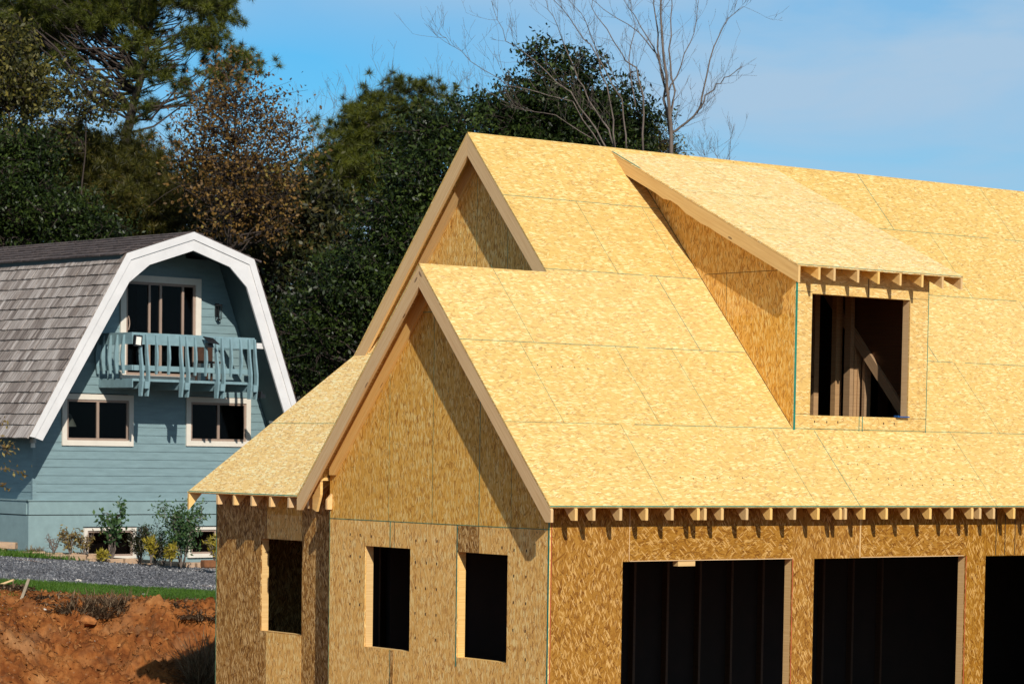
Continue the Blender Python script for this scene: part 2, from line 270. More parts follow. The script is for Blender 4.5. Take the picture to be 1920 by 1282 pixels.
def ground_mats():
    # red clay
    m, nt, N, L, P = newmat("red_clay"); tc = N.new("ShaderNodeTexCoord"); ob = tc.outputs['Object']
    a = tex(N, L, 'noise', ob, 1.3, 8, 0.62); b = tex(N, L, 'noise', ob, 9, 6, 0.65); d = tex(N, L, 'vor', ob, 7.0, feature='F1')
    v = mth(N, L, 'ADD', mth(N, L, 'MULTIPLY', a.outputs[0], 0.65), mth(N, L, 'MULTIPLY', b.outputs[0], 0.4))
    c = ramp(N, L, v, [(0.34, (0.06, 0.020, 0.007)), (0.45, (0.16, 0.048, 0.012)), (0.56, (0.27, 0.094, 0.024)), (0.70, (0.38, 0.165, 0.052)), (0.82, (0.44, 0.235, 0.10))])
    s = tex(N, L, 'vor', ob, 16); ss = N.new("ShaderNodeSeparateColor"); L.new(s.outputs['Color'], ss.inputs[0])
    peb = mth(N, L, 'MULTIPLY', mth(N, L, 'LESS_THAN', s.outputs['Distance'], 0.28), mth(N, L, 'GREATER_THAN', ss.outputs[1], 0.9))
    c = mixc(N, L, mth(N, L, 'MULTIPLY', peb, 0.35), c, (0.30, 0.17, 0.09))
    crk = tex(N, L, 'noise', ob, 3.2, 6, 0.7, dist=1.2); c = mixc(N, L, ramp(N, L, crk.outputs[0], [(0.60, (0, 0, 0)), (0.72, (.8, .8, .8))]), c, (0.055, 0.026, 0.014))
    pal = tex(N, L, 'noise', ob, .9, 4, 0.6); c = mixc(N, L, ramp(N, L, pal.outputs[0], [(0.52, (0, 0, 0)), (0.70, (.55, .55, .55))]), c, (0.36, 0.19, 0.085))
    L.new(c, P.inputs['Base Color']); P.inputs['Roughness'].default_value = 0.95; P.inputs['Specular IOR Level'].default_value = 0.1
    bump(N, L, P, mth(N, L, 'ADD', b.outputs[0], mth(N, L, 'MULTIPLY', d.outputs['Distance'], 0.5)), 0.7, 0.05); clay = m
    # gravel
    m, nt, N, L, P = newmat("grey_gravel"); tc = N.new("ShaderNodeTexCoord"); ob = tc.outputs['Object']
    s = tex(N, L, 'vor', ob, 17, mscale=(1, 1, 0.1)); ss = N.new("ShaderNodeSeparateColor"); L.new(s.outputs['Color'], ss.inputs[0])
    c = ramp(N, L, ss.outputs[0], [(0.0, (0.022, 0.022, 0.026)), (0.5, (0.075, 0.075, 0.085)), (0.85, (0.17, 0.17, 0.185)), (0.95, (0.30, 0.30, 0.31)), (1.0, (0.68, 0.66, 0.62))])
    a = tex(N, L, 'noise', ob, 0.55, 5, 0.6)
    c = mixc(N, L, mth(N, L, 'MULTIPLY', mth(N, L, 'GREATER_THAN', a.outputs[0], 0.66), 0.6), c, (0.33, 0.17, 0.09))
    L.new(c, P.inputs['Base Color']); P.inputs['Roughness'].default_value = 0.8
    bump(N, L, P, s.outputs['Distance'], 0.8, 0.05); grav = m
    turf = plain("turf_soil", (0.05, 0.075, 0.014), 0.95, 0.4, 5, 0.4, low=(0.09, 0.05, 0.02))
    forest = plain("leaf_litter_soil", (0.055, 0.04, 0.022), 0.95, 0.4, 3, 0.4)
    return clay, grav, turf, forest
CLAY, GRAVEL, TURF, FOREST = ground_mats()
def stone_mat():
    m, nt, N, L, P = newmat("stone_block"); ob = N.new("ShaderNodeTexCoord").outputs['Object']; geo = N.new("ShaderNodeNewGeometry")
    n = tex(N, L, 'noise', ob, 9, 6, 0.7)
    v = mth(N, L, 'ADD', mth(N, L, 'MULTIPLY', n.outputs[0], 0.6), mth(N, L, 'MULTIPLY', geo.outputs['Random Per Island'], 0.45))
    L.new(ramp(N, L, v, [(0.25, (0.20, 0.11, 0.075)), (0.5, (0.36, 0.24, 0.17)), (0.7, (0.47, 0.31, 0.19)), (0.9, (0.33, 0.27, 0.25))]), P.inputs['Base Color'])
    P.inputs['Roughness'].default_value = 0.9; bump(N, L, P, n.outputs[0], 0.8, 0.02); return m
STONE = stone_mat()

# ------------------------------------------------------------------ mesh helpers
def V(*a): return np.array(a, float)
def nrm(v): return v/np.linalg.norm(v)
class MB:
    def __init__(s): s.v = []; s.f = []; s.m = []; s.t = []
    def face(s, idx, mi=0, t1=None): s.f.append(tuple(idx)); s.m.append(mi); s.t.append(t1)
    def hexa(s, P, mi=0, t1=None, mis=None):   # P: 4 bottom + 4 top, same winding
        o = len(s.v); s.v += [tuple(p) for p in P]
        q = [(3, 2, 1, 0), (4, 5, 6, 7), (0, 1, 5, 4), (1, 2, 6, 5), (2, 3, 7, 6), (3, 0, 4, 7)]
        for k, f in enumerate(q): s.face([o+i for i in f], mis[k] if mis else mi, t1)
    def box(s, a, b, mi=0, t1=None):
        x0, y0, z0 = [min(i, j) for i, j in zip(a, b)]; x1, y1, z1 = [max(i, j) for i, j in zip(a, b)]
        s.hexa([(x0, y0, z0), (x1, y0, z0), (x1, y1, z0), (x0, y1, z0), (x0, y0, z1), (x1, y0, z1), (x1, y1, z1), (x0, y1, z1)], mi, t1)
    def beam(s, p, q, w, h, up=(0, 0, 1), mi=0):   # p,q on the centre line; w sideways, h along up
        p, q = np.array(p, float), np.array(q, float); a = nrm(q-p); r = nrm(np.cross(a, up)); u = np.cross(r, a)
        P = [c+r*i*w/2+u*j*h/2 for c, (i, j) in [(p, (-1, -1)), (p, (1, -1)), (p, (1, 1)), (p, (-1, 1)), (q, (-1, -1)), (q, (1, -1)), (q, (1, 1)), (q, (-1, 1))]]
        s.hexa(P, mi, a)
    def prism(s, poly, ext, mi=0, t1=None, back=None, side=None):   # planar polygon extruded by ext
        poly = [np.array(p, float) for p in poly]; ext = np.array(ext, float); n = np.zeros(3)
        for i in range(len(poly)): n += np.cross(poly[i], poly[(i+1) % len(poly)])
        if n @ ext > 0: poly = poly[::-1]
        o = len(s.v); k = len(poly); s.v += [tuple(p) for p in poly]+[tuple(p+ext) for p in poly]
        s.face(range(o, o+k), mi, t1); s.face([o+k+i for i in range(k)][::-1], mi if back is None else back, t1)
        for i in range(k):
            j = (i+1) % k; s.face((o+i, o+k+i, o+k+j, o+j), mi if side is None else side, t1)
    def wall(s, p0, ax, poly_fn, holes, thick, mi=0, **k): pass
    def tube(s, pts, rad, seg=6, mi=0):
        pts = [np.array(p, float) for p in pts]; o = len(s.v)
        ref = V(0.31, 0.21, 0.92)
        for i, p in enumerate(pts):
            a = pts[min(i+1, len(pts)-1)]-pts[max(i-1, 0)]; a = a/(np.linalg.norm(a)+1e-9)
            r = np.cross(a, ref); r = r/(np.linalg.norm(r)+1e-9); u = np.cross(r, a); rr = rad[i]
            for j in range(seg):
                t = 2*math.pi*j/seg; s.v.append(tuple(p+(r*math.cos(t)+u*math.sin(t))*rr))
        for i in range(len(pts)-1):
            for j in range(seg):
                b = o+i*seg; s.face((b+j, b+(j+1) % seg, b+seg+(j+1) % seg, b+seg+j), mi)
        s.face([o+j for j in range(seg)][::-1], mi); s.face([o+(len(pts)-1)*seg+j for j in range(seg)], mi)
    def build(s, name, mats, parent=None, smooth=False, uv=True, bevel=0):
        me = bpy.data.meshes.new(name); me.from_pydata(s.v, [], s.f); me.update()
        if not isinstance(mats, (list, tuple)): mats = [mats]
        for m in mats: me.materials.append(m)
        me.polygons.foreach_set('material_index', s.m)
        if smooth: me.polygons.foreach_set('use_smooth', [True]*len(s.f))
        if uv:
            lay = me.uv_layers.new(name='UVMap'); co = np.array(s.v); d = lay.data
            off = (random.uniform(0, 1)*0, 0)
            for p in me.polygons:
                n = np.array(p.normal); t1 = s.t[p.index]
                if t1 is not None:
                    t1 = np.array(t1, float); t1 = t1-n*(n@t1)
                    if np.linalg.norm(t1) < 1e-4: t1 = None
                    else: t1 = nrm(t1)
                if t1 is None:
                    t1 = V(1, 0, 0) if abs(n[2]) > .999 else nrm(np.cross((0, 0, 1), n))
                t2 = np.cross(n, t1)
                for li in p.loop_indices:
                    c = co[me.loops[li].vertex_index]; d[li].uv = (c@t1, c@t2)
        o = bpy.data.objects.new(name, me); scn.collection.objects.link(o)
        if parent is not None: o.parent = parent
        if bevel:
            b = o.modifiers.new("bevel", 'BEVEL'); b.width = bevel; b.segments = 1
        return o
def quads(name, Vt, k, mats, parent=None, smooth=False):   # Vt (n*k,3) islands of k verts
    me = bpy.data.meshes.new(name); n = len(Vt)//k
    me.vertices.add(len(Vt)); me.vertices.foreach_set('co', np.asarray(Vt, np.float32).ravel())
    me.loops.add(n*k); me.loops.foreach_set('vertex_index', np.arange(n*k, dtype=np.int32))
    me.polygons.add(n); me.polygons.foreach_set('loop_start', np.arange(0, n*k, k, dtype=np.int32))
    me.polygons.foreach_set('loop_total', np.full(n, k, np.int32)); me.update(calc_edges=True); me.materials.append(mats)
    o = bpy.data.objects.new(name, me); scn.collection.objects.link(o)
    if parent is not None: o.parent = parent
    return o
def empty(name, loc, label, cat, group=None, rz=0):
    o = bpy.data.objects.new(name, None); scn.collection.objects.link(o); o.location = loc; o.rotation_euler = (0, 0, rz)
    o.empty_display_size = 0.3; return tag(o, label, cat, group)
def tag(o, label=None, cat=None, group=None, kind=None):
    if label: o['label'] = label
    if cat: o['category'] = cat
    if group: o['group'] = group
    if kind: o['kind'] = kind
    return o

# ================================================================== the unfinished house
K = 1.09; E_ = 0.367; OG = 0.28; ZT = 3.02; W1 = 4.64; Y1 = 2.32; Y2 = 4.069; XU = 1.734; XE = 17.0
DX0, DX1, DY, DW0, DW1, DZ0, DZ1 = 4.405, 6.868, 0.526, 4.70, 6.512, 4.187, 5.758   # dormer
DEX0, DEX1, DEY, DEZ, DK = 4.157, 7.207, 0.227, 6.092, 0.4505
def zr(y): return ZT+K*(y+E_)
S_K = math.hypot(1, K)
house = empty("unfinished_house", (0, 0, 0), "timber house under construction sheathed all over in bare golden strand board", "house")
TS = 0.02                                                   # sheathing thickness
NS = V(0, -K, 1)/S_K                                        # normal of the big south slope
def sp(x, y, off=0.0): return V(x, y, zr(y))+NS*off
def seam(mb, p, q, n, wdt=0.010, mi=0, off=0.0016):         # thin strip lying on a plane of normal n
    p, q, n = V(*p), V(*q), nrm(V(*n)); a = nrm(q-p); s = np.cross(n, a)*wdt/2; o = n*off
    mb.hexa([p-s-n*.001, q-s-n*.001, q+s-n*.001, p+s-n*.001, p-s+o, q-s+o, q+s+o, p+s+o], mi, a)

# ---- south slope, in the pieces left around the dormer
def south_poly(x0, x1, y0, y1): return [sp(x0, y0), sp(x1, y0), sp(x1, y1), sp(x0, y1)]
mb = MB()
for x0, x1, y0, y1 in ((-OG, XU, -E_, Y1), (XU, DX0+.02, -E_, Y2), (DX0+.02, DX1-.02, -E_, DY+.02), (DX0+.02, DX1-.02, 3.8, Y2), (DX1-.02, XE, -E_, Y2)):
    mb.prism(south_poly(x0, x1, y0, y1), -NS*TS, 0, t1=(1, 0, 0))
def cs(k): return -E_+k*1.345/S_K                            # y of the k-th course line
def rseam(p, q, w=0.008, mi=1): seam(mb, sp(*p), sp(*q), NS, w, mi)
for k in range(1, 5):                                        # course lines, broken where the sheets butt tight
    y = cs(k); x = -OG if y < Y1 else XU
    rs = random.Random(k*13)
    while x < XE:
        x2 = min(XE, x+rs.uniform(1.2, 3.4)); g = rs.random()
        for a, b in ((x, x2),):
            if y > DY and y < 4.0: segs = [(a, min(b, DX0)), (max(a, DX1), b)]
            else: segs = [(a, b)]
            for s0, s1 in segs:
                if s1-s0 > .05: rseam((s0, y), (s1, y), 0.0075 if g < .65 else 0.006, 2 if g < .65 else 1)
        x = x2+rs.uniform(.03, .35)
for x, k, mi in ((1.51, 0, 1), (4.02, 0, 1), (4.78, 0, 2), (7.35, 0, 1), (9.9, 0, 1), (12.4, 0, 1), (.63, 1, 1), (2.16, 1, 1), (3.1, 1, 1), (8.36, 1, 1), (11.1, 1, 1),
                 (.86, 2, 1), (3.60, 2, 2), (8.05, 2, 2), (10.7, 2, 1), (2.95, 3, 1), (4.1, 3, 1), (9.7, 3, 1), (7.8, 3, 1), (4.62, 4, 1), (8.96, 4, 2), (11.6, 4, 1)):
    y0, y1 = cs(k), min(cs(k+1), Y2)
    if DX0 < x < DX1 and y1 > DY: y1 = DY
    if x < XU and y0 > Y1: continue
    if y1 > y0: rseam((x, y0), (x, y1), 0.0055 if mi == 1 else 0.008, mi)
rseam((-OG, -E_+.008), (XE, -E_+.008), 0.016, 3)
for (x0, x1, k0, dk) in ((5.2, 7.6, .78, .0), (5.0, 6.1, .55, .0), (5.0, 7.4, .36, .0), (5.55, 7.2, .28, 0), (.7, 1.9, 1.7, 0), (2.0, 3.2, .35, 0)):
    n = int((x1-x0)/.2)
    for i in range(n):
        x = x0+i*.2+random.uniform(-.02, .02); y = -E_+(k0+random.uniform(-.012, .012))*1.345/S_K
        rseam((x, y), (x+.014, y), 0.018, 4)
mb.build("roof", [OSB_ROOF, SEAM, GREEN, GREEN, NAILS], house)
# ridge cap strip of sheathing edge and the north side
KN1 = 1.117
mb = MB()
xv = 2.012
def zn1(y): return zr(Y1)-K*(y-Y1)
def zw(x): return 3.012+1.068*(x+.08)
pl = [(-OG, Y1, zn1(Y1)), (xv, Y1, zn1(Y1)), (xv, 2.96, zn1(2.96)), (-.08, 5.007, zn1(5.007)), (-OG, 5.007, zn1(5.007))]
mb.prism(pl, -nrm(V(0, K, 1))*TS, 0, t1=(1, 0, 0))
mb.prism([(XU, Y2, zr(Y2)), (XE, Y2, zr(Y2)), (XE, 6.669, 4.953), (XU, 6.669, 4.953)], -nrm(V(0, KN1, 1))*TS, 0, t1=(1, 0, 0))
mb.prism([(-.08, 8.11, 3.012), (XU, 6.669, 4.953), (XE, 6.669, 4.953), (XE, 8.11, 3.012)], -nrm(V(0, 1.344, 1))*TS, 0, t1=(1, 0, 0))
seam(mb, (-OG+.006, Y1+.02, zn1(Y1+.02)), (-OG+.006, 5.0, zn1(5.0)), (0, K, 1), .014, 1)
mb.build("north_roof", [OSB_ROOF, GREEN], house)
mb = MB(); NW = nrm(V(-1.068, 0, 1))
pl = [(-.08, 8.11, zw(-.08)), (-.08, 4.98, zw(-.08)), (xv, 2.96, zw(xv)), (xv, 6.45, zw(xv)), (XU, 6.669, zw(XU))]
mb.prism(pl, -NW*TS, 0, t1=(0, -1, 0))
for k, mi in ((1, 1), (2, 1)):
    x = -.08+k*1.345/math.hypot(1, 1.068)
    seam(mb, (x, 8.11-(x+.08)*.79, zw(x)), (x, 3.8, zw(x)), NW, .008, 2)
seam(mb, (-.07, 8.09, zw(-.07)), (-.07, 5.0, zw(-.07)), NW, .016, 1)
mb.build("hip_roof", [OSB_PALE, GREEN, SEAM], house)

# ---- walls: vertical strips around the openings
def strip_wall(mb, O, ax, n, x0, x1, z0, z1, holes, th, mi=0, patches=()):
    O, ax, n = V(*O), V(*ax), V(*n)
    cuts = sorted({x0, x1, *[h[0] for h in holes], *[h[1] for h in holes]})
    def cell(a, b, c, d):
        if d-c < 1e-6: return
        P = [O+ax*a, O+ax*b, O+ax*b-n*th, O+ax*a-n*th]
        mb.hexa([p+V(0, 0, c) for p in P]+[p+V(0, 0, d) for p in P] if np.cross(ax, -n)[2] > 0 else
                [p+V(0, 0, c) for p in P[::-1]]+[p+V(0, 0, d) for p in P[::-1]], mi)
    for a, b in zip(cuts, cuts[1:]):
        hs = sorted([h for h in holes if h[0] <= a+1e-6 and h[1] >= b-1e-6], key=lambda h: h[2]); z = z0
        for h in hs: cell(a, b, z, h[2]); z = h[3]
        cell(a, b, z, z1)
gw = [(2.82, 3.818, 1.115, 2.415), (0.806, 1.822, 1.112, 2.413)]
mb = MB()
strip_wall(mb, (0, 0, 0), (0, 1, 0), (-1, 0, 0), 0, W1, 0, 2.745, gw, .02)
# triangle above, cut below the roof sheathing
zt_ = lambda y: zr(y)-.028 if y <= Y1 else zn1(y)-.028
mb.prism([(-.0015, 0, 2.745), (-.0015, W1, 2.745), (-.0015, W1, zt_(W1)), (-.0015, Y1, zt_(Y1)), (-.0015, 0, zt_(0))], (.02, 0, 0), 0)
NX = (-1, 0, 0)
def wseam(a, b, w=.008, mi=1): seam(mb, (-.0015, a[0], a[1]), (-.0015, b[0], b[1]), NX, w, mi)
wseam((0, 2.745), (W1, 2.745), .010, 3); wseam((3.262, 2.415), (3.262, 2.745), .012, 1); wseam((3.17, 2.415), (3.17, 2.745), .006, 4)
wseam((3.24, 0), (3.24, 1.11), .012, 1); wseam((1.829, 1.0), (1.829, 2.745), .018, 1); wseam((1.385, 2.415), (1.385, 2.745), .008, 4)
wseam((1.39, 2.745), (1.39, 4.62), .009, 1); wseam((2.36, 2.745), (2.36, 5.366), .006, 3); wseam((.75, 2.745), (.75, 3.6), .005, 3); wseam((3.3, 2.745), (3.3, 4.6), .004, 3)
wseam((1.86, 5.366), (2.78, 5.366), .009, 3); wseam((.012, .0), (.012, 2.95), .026, 1); wseam((W1-.006, 0), (W1-.006, 2.9), .010, 3)
def patch(mb, y0, y1, z0, z1, mi): mb.box((-.004, y0, z0), (.0, y1, z1), mi)
patch(mb, 1.392, 1.818, 2.418, 2.738, 2); patch(mb, 3.165, 3.236, 0.0, 1.105, 2)
for yy, zz in [(4.16, 2.55), (3.93, 2.55), (3.68, 2.54), (4.15, 2.27), (3.93, 2.27), (4.15, 1.95), (3.93, 1.95), (4.15, 1.65), (3.93, 1.65), (2.70, 2.52), (2.48, 2.53), (2.25, 2.53),
               (2.70, 2.25), (2.47, 2.25), (2.25, 2.25), (2.69, 1.93), (2.48, 1.93), (2.25, 1.93), (2.70, 1.61), (2.48, 1.61), (2.25, 1.61), (2.69, 1.3), (2.25, 1.3), (.68, 2.48), (.44, 2.48), (.92, 2.5),
               (.68, 2.17), (.44, 2.17), (.68, 1.85), (.44, 1.85), (.68, 1.52), (.44, 1.52), (.43, 1.18)]:
    mb.box((-.0035, yy-.008, zz-.016), (.0, yy+.008, zz+.016), 4)
mb.build("gable_wall", [OSB_WALL, GREEN, OSB_BROWN, SEAM, NAILS], house)
# jambs of the two gable windows and the sills
for (a, b, c, d) in gw:
    mb = MB(); mb.box((.021, b, c), (.13, b+.038, d)); mb.box((.021, a-.038, c), (.13, a, d)); mb.box((.021, a, d), (.13, b, d+.04)); mb.box((.021, a-.03, c-.04), (.13, b+.03, c-.001))
    mb.build("window_frame", [LUMBER], house)
# upper gable wall
mb = MB(); gx = XU+OG
mb.prism([(gx, 1.9, 5.3), (gx, 6.1, 5.3), (gx, Y2+.0, zr(Y2)-.03), ], (.02, 0, 0), 0)
zz = zr(Y2)-.03
mb = MB(); yb0 = Y2-(zz-3.2)/K; yb1 = Y2+(zz-3.2)/KN1
mb.prism([(gx, yb0, 3.2), (gx, yb1, 3.2), (gx, Y2, zz)], (.02, 0, 0), 0)
q = at(907, 420, 35.3)
seam(mb, (gx, 3.52, 5.2), (gx, 3.52, 7.0), NX, .009, 1); seam(mb, (gx, 4.2, 5.2), (gx, 4.2, 7.3), NX, .005, 2); seam(mb, (gx, 2.9, 5.2), (gx, 2.9, 6.3), NX, .004, 2)
mb.build("upper_gable_wall", [OSB_WALL, SEAM, SEAM], house)
# west wall of the wing
WX = .29
mb = MB(); ww = [(5.73, 6.76, 1.135, 2.405)]
strip_wall(mb, (WX, 0, 0), (0, 1, 0), (-1, 0, 0), W1+.0, 7.93, 0, 3.2, ww, .02)
mb.box((WX-.004, 5.735, .0), (WX, 6.60, 1.125), 1); mb.box((WX-.004, 5.735, 2.41), (WX, 6.60, 3.1), 1)
seam(mb, (WX-.001, 7.92, 0), (WX-.001, 7.92, 3.0), NX, .02, 2)
mb.build("wing_wall", [OSB_BROWN, OSB_WALL, SEAM], house)
a, b, c, d = ww[0]
mb = MB(); mb.box((WX+.021, b, c), (WX+.13, b+.038, d)); mb.box((WX+.021, a-.038, c), (WX+.13, a, d)); mb.box((WX+.021, a, d), (WX+.13, b, d+.04)); mb.box((WX+.021, a-.03, c-.04), (WX+.13, b+.03, c-.001))
mb.build("window_frame", [LUMBER], house)
# far and hidden walls close the shell
mb = MB(); mb.box((WX+.022, 7.91, 0), (XE, 7.93, 3.2)); mb.box((.02, W1-.02, 0), (WX, W1, 2.9)); mb.box((XE-.3, .02, 0), (XE-.28, 7.9, 3.0))
mb.prism([(XE-.3, .0, 3.0), (XE-.3, 7.9, 3.0), (XE-.3, 6.67, 4.9), (XE-.3, Y2, zr(Y2)-.05)], (.02, 0, 0))
mb.build("rear_wall", [OSB_BROWN], house)
# garage wall with three openings
gd = [(1.130, 3.941, 0, 2.352), (4.327, 7.147, 0, 2.350), (7.538, 10.35, 0, 2.348)]
mb = MB(); strip_wall(mb, (0, 0, 0), (1, 0, 0), (0, -1, 0), .021, XE-.3, 0, 3.16, gd, .02)
NY = (0, -1, 0)
for x0, x1, mi in ((1.236, 3.935, 1), (5.16, 7.10, 1), (7.545, 7.72, 0), (7.74, 7.90, 0), (7.92, 8.10, 0)):
    mb.box((x0, -.005, 2.356), (x1, 0, 2.775), mi)
seam(mb, (1.232, -.001, 2.36), (1.232, -.001, 3.1), NY, .010, 2); seam(mb, (5.145, -.001, 2.36), (5.145, -.001, 3.1), NY, .022, 5)
for x in (7.73, 7.91, 8.11): seam(mb, (x, -.0052, 2.36), (x, -.0052, 3.1), NY, .010, 4)
seam(mb, (3.95, -.001, 0), (3.95, -.001, 2.35), NY, .011, 3); seam(mb, (7.157, -.001, 0), (7.157, -.001, 2.35), NY, .011, 3); seam(mb, (.028, -.001, 0), (.028, -.001, 2.9), NY, .011, 3)
seam(mb, (1.236, -.006, 2.358), (3.935, -.006, 2.358), NY, .010, 6); seam(mb, (5.16, -.006, 2.358), (7.1, -.006, 2.358), NY, .010, 6)
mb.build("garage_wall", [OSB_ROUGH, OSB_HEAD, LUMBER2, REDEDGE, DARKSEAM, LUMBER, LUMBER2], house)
for i, (a, b, c, d) in enumerate(gd):
    mb = MB(); mb.box((b-.001, .021, 0), (b+.038, .135, d), 0); mb.box((a-.038, .021, 0), (a, .135, d), 0); mb.box((a-.04, .021, d+.003), (b+.04, .135, d+.24), 0)
    mb.box((a-.075, .021, 0), (a-.040, .135, d), 0)
    mb.build("door_frame", [LUMBER2], house)
mb = MB(); mb.box((2.02, .0+.004, 2.285), (2.30, .10, 2.350)); mb.build("header_block", [LUMBER], house)

# ---- rafters
TH = .13
def tail(x, parent=None, w=.042):
    mb = MB(); y0 = -E_+.004; z0 = zr(y0)-.022*S_K; y1 = .34
    zb = z0-TH
    prof = [(y0, z0), (y0, zb), (y0+.075, zb), (y1, zb+K*(y1-y0-.075)), (y1, z0+K*(y1-y0))]
    mb.prism([(x, a, b) for a, b in prof], (w, 0, 0), 0, t1=(0, 1, K))
    return mb.build("rafter_tail", [LUMBER], house)
tx = [.12-.042, .389-.042, .80-.042, 1.205-.042, 1.61-.042, 2.03-.042, 2.10, 2.42-.042, 2.83-.042, 3.235-.042, 3.64-.042, 4.05-.042, 4.44-.042, 4.49, 4.86-.042, 5.27-.042, 5.67-.042, 6.08-.042, 6.49-.042, 6.88-.042, 6.99,
      7.30-.042, 7.70-.042, 8.1-.042, 8.5-.042, 8.9-.042]
for i, x in enumerate(tx): tail(x+.006)
def wtail(y, w=.042):
    mb = MB(); x0 = -.08+.004; z0 = zw(x0)-.03; x1 = .55; zb = z0-.125; kk = 1.068
    prof = [(x0, z0), (x0, zb), (x0+.07, zb), (x1, zb+kk*(x1-x0-.07)), (x1, z0+kk*(x1-x0))]
    mb.prism([(a, y, b) for a, b in prof], (0, w, 0), 0, t1=(1, 0, 1)); return mb.build("rafter_tail", [LUMBER2], house)
for u in (415, 617, 830, 1048, 1262, 1485, 1690):
    uu = 340+u/6.4; yv = 8.079-(uu-350.5)/(555-350.5)*(8.079-5.295)
    wtail(yv-.042)
mb = MB(); z0 = zw(-.076)-.03
mb.prism([(-.076, 8.10, z0), (-.076, 8.10, z0-.22), (.30, 8.10-.30, zw(.28)-.03)], (0, -.035, 0), 0, t1=(1, 0, 1)); mb.build("fly_rafter", [LUMBER], house)
# rake boards of the two gables
def rake(x, ya, za, yb, zb, h, mat, name="rake_board", slope_cut=True, cutbot=.0):
    a, b = V(x, ya, za), V(x, yb, zb); d = nrm(b-a); n = nrm(np.cross(d, (1, 0, 0))); n = n if n[2] < 0 else -n
    vh = h/abs(n[2])
    mb = MB(); poly = [a, b, b+V(0, 0, -cutbot if cutbot else -vh), ]
    if cutbot:
        poly.append(b+n*h-d*(h*abs(n[1]/n[2])*0+.0)+(-d)*((vh-cutbot)*0.0))
        poly[-1] = b+V(0, 0, -vh)-d*((vh-cutbot)/abs(d[2])) if False else V(x, b[1]+(a[1]-b[1])/abs(a[1]-b[1])*((vh-cutbot)/(abs(a[2]-b[2])/abs(a[1]-b[1]))), b[2]-cutbot)
    poly.append(a+V(0, 0, -vh)); mb.prism(poly, (.038, 0, 0), 0, t1=d); return mb.build(name, [mat], house)
g = .024
rake(-OG+.002, Y1, zr(Y1)-g*1.4, -E_+.003, zr(-E_)-g*1.4, .172, LUMBER2, cutbot=.145)
rake(-OG+.002, Y1+.002, zn1(Y1)-g*1.4, 5.004, zn1(5.004)-g*1.4, .172, LUMBER2, cutbot=.145)
rake(XU+.002, Y2, zr(Y2)-g*1.4, Y1+.02, zr(Y1+.02)-g*1.4, .185, LUMBER2)
rake(XU+.002, Y2+.002, zr(Y2)-g*1.4, 6.69, zr(Y2)-KN1*(6.69-Y2)-g*1.4, .185, LUMBER2, cutbot=.06)
rake(-.044, Y1+.002, zn1(Y1)-g*1.4, 4.60, zn1(4.60)-g*1.4, .165, LUMBER, "ladder_rafter", cutbot=.12)
rake(-.044, Y1, zr(Y1)-g*1.4, .05, zr(.05)-g*1.4, .165, LUMBER, "ladder_rafter", cutbot=.12)
rake(gx-.044, Y2+.002, zr(Y2)-g*1.4, 6.5, zr(Y2)-KN1*(6.5-Y2)-g*1.4, .165, LUMBER, "ladder_rafter", cutbot=.06)
rake(gx-.044, Y2, zr(Y2)-g*1.4, 2.5, zr(2.5)-g*1.4, .165, LUMBER, "ladder_rafter")
# lookout block and return at the foot of the north rake
mb = MB(); q0 = at(591, 903, 33.6)
mb.box((-OG+.041, 4.68, 3.235), (.02, 4.84, 3.275)); mb.build("lookout", [LUMBER], house)
mb = MB()
for x in (-OG+.04+.10,):
    mb.prism([(x, 4.66, 3.36), (x, 4.66, 3.05), (x, 4.75, 2.83), (x, 4.84, 2.86), (x, 4.84, 3.16)], (.038, 0, 0), 0)
mb.build("lookout", [LUMBER], house)
# ridge boards inside
mb = MB(); mb.box((-.24, Y1-.019, zr(Y1)-.30), (XU+.2, Y1+.019, zr(Y1)-.05)); mb.box((XU+.05, Y2-.019, zr(Y2)-.34), (XE-.4, Y2+.019, zr(Y2)-.05)); mb.build("ridge_board", [SHADEWOOD], house)

# ---- dormer
dn = nrm(V(0, -DK, 1))
def dz(y): return DEZ+DK*(y-DEY)
dorm = MB(); dorm.prism([(DEX0, DEY, dz(DEY)), (DEX1, DEY, dz(DEY)), (DEX1, 4.02, dz(4.02)), (DEX0, 4.02, dz(4.02))], -dn*TS, 0, t1=(1, 0, 0))
ds = math.hypot(1, DK)
for k, brk in ((1, (5.2, 6.9)), (2, (6.0, 6.6)), (3, (DEX0, 5.6))):
    y = DEY+k*1.345/ds
    for x0, x1 in ((DEX0, brk[0]), (brk[1], DEX1)):
        if x1-x0 > .1: seam(dorm, (x0, y, dz(y)), (x1, y, dz(y)), dn, .0035, 1)
for x, k in ((5.75, 0), (5.0, 1), (6.3, 1), (5.6, 2)):
    y0, y1 = DEY+k*1.345/ds, min(4.0, DEY+(k+1)*1.345/ds); seam(dorm, (x, y0, dz(y0)), (x, y1, dz(y1)), dn, .003, 1)
seam(dorm, (DEX0, DEY+.008, dz(DEY+.008)), (DEX1, DEY+.008, dz(DEY+.008)), dn, .016, 2)
seam(dorm, (DEX0+.012, 3.4, dz(3.4)), (DEX0+.012, 4.0, dz(4.0)), dn, .025, 2)
dr = dorm.build("dormer_roof", [OSB_PALE, SEAM, GREEN], house)
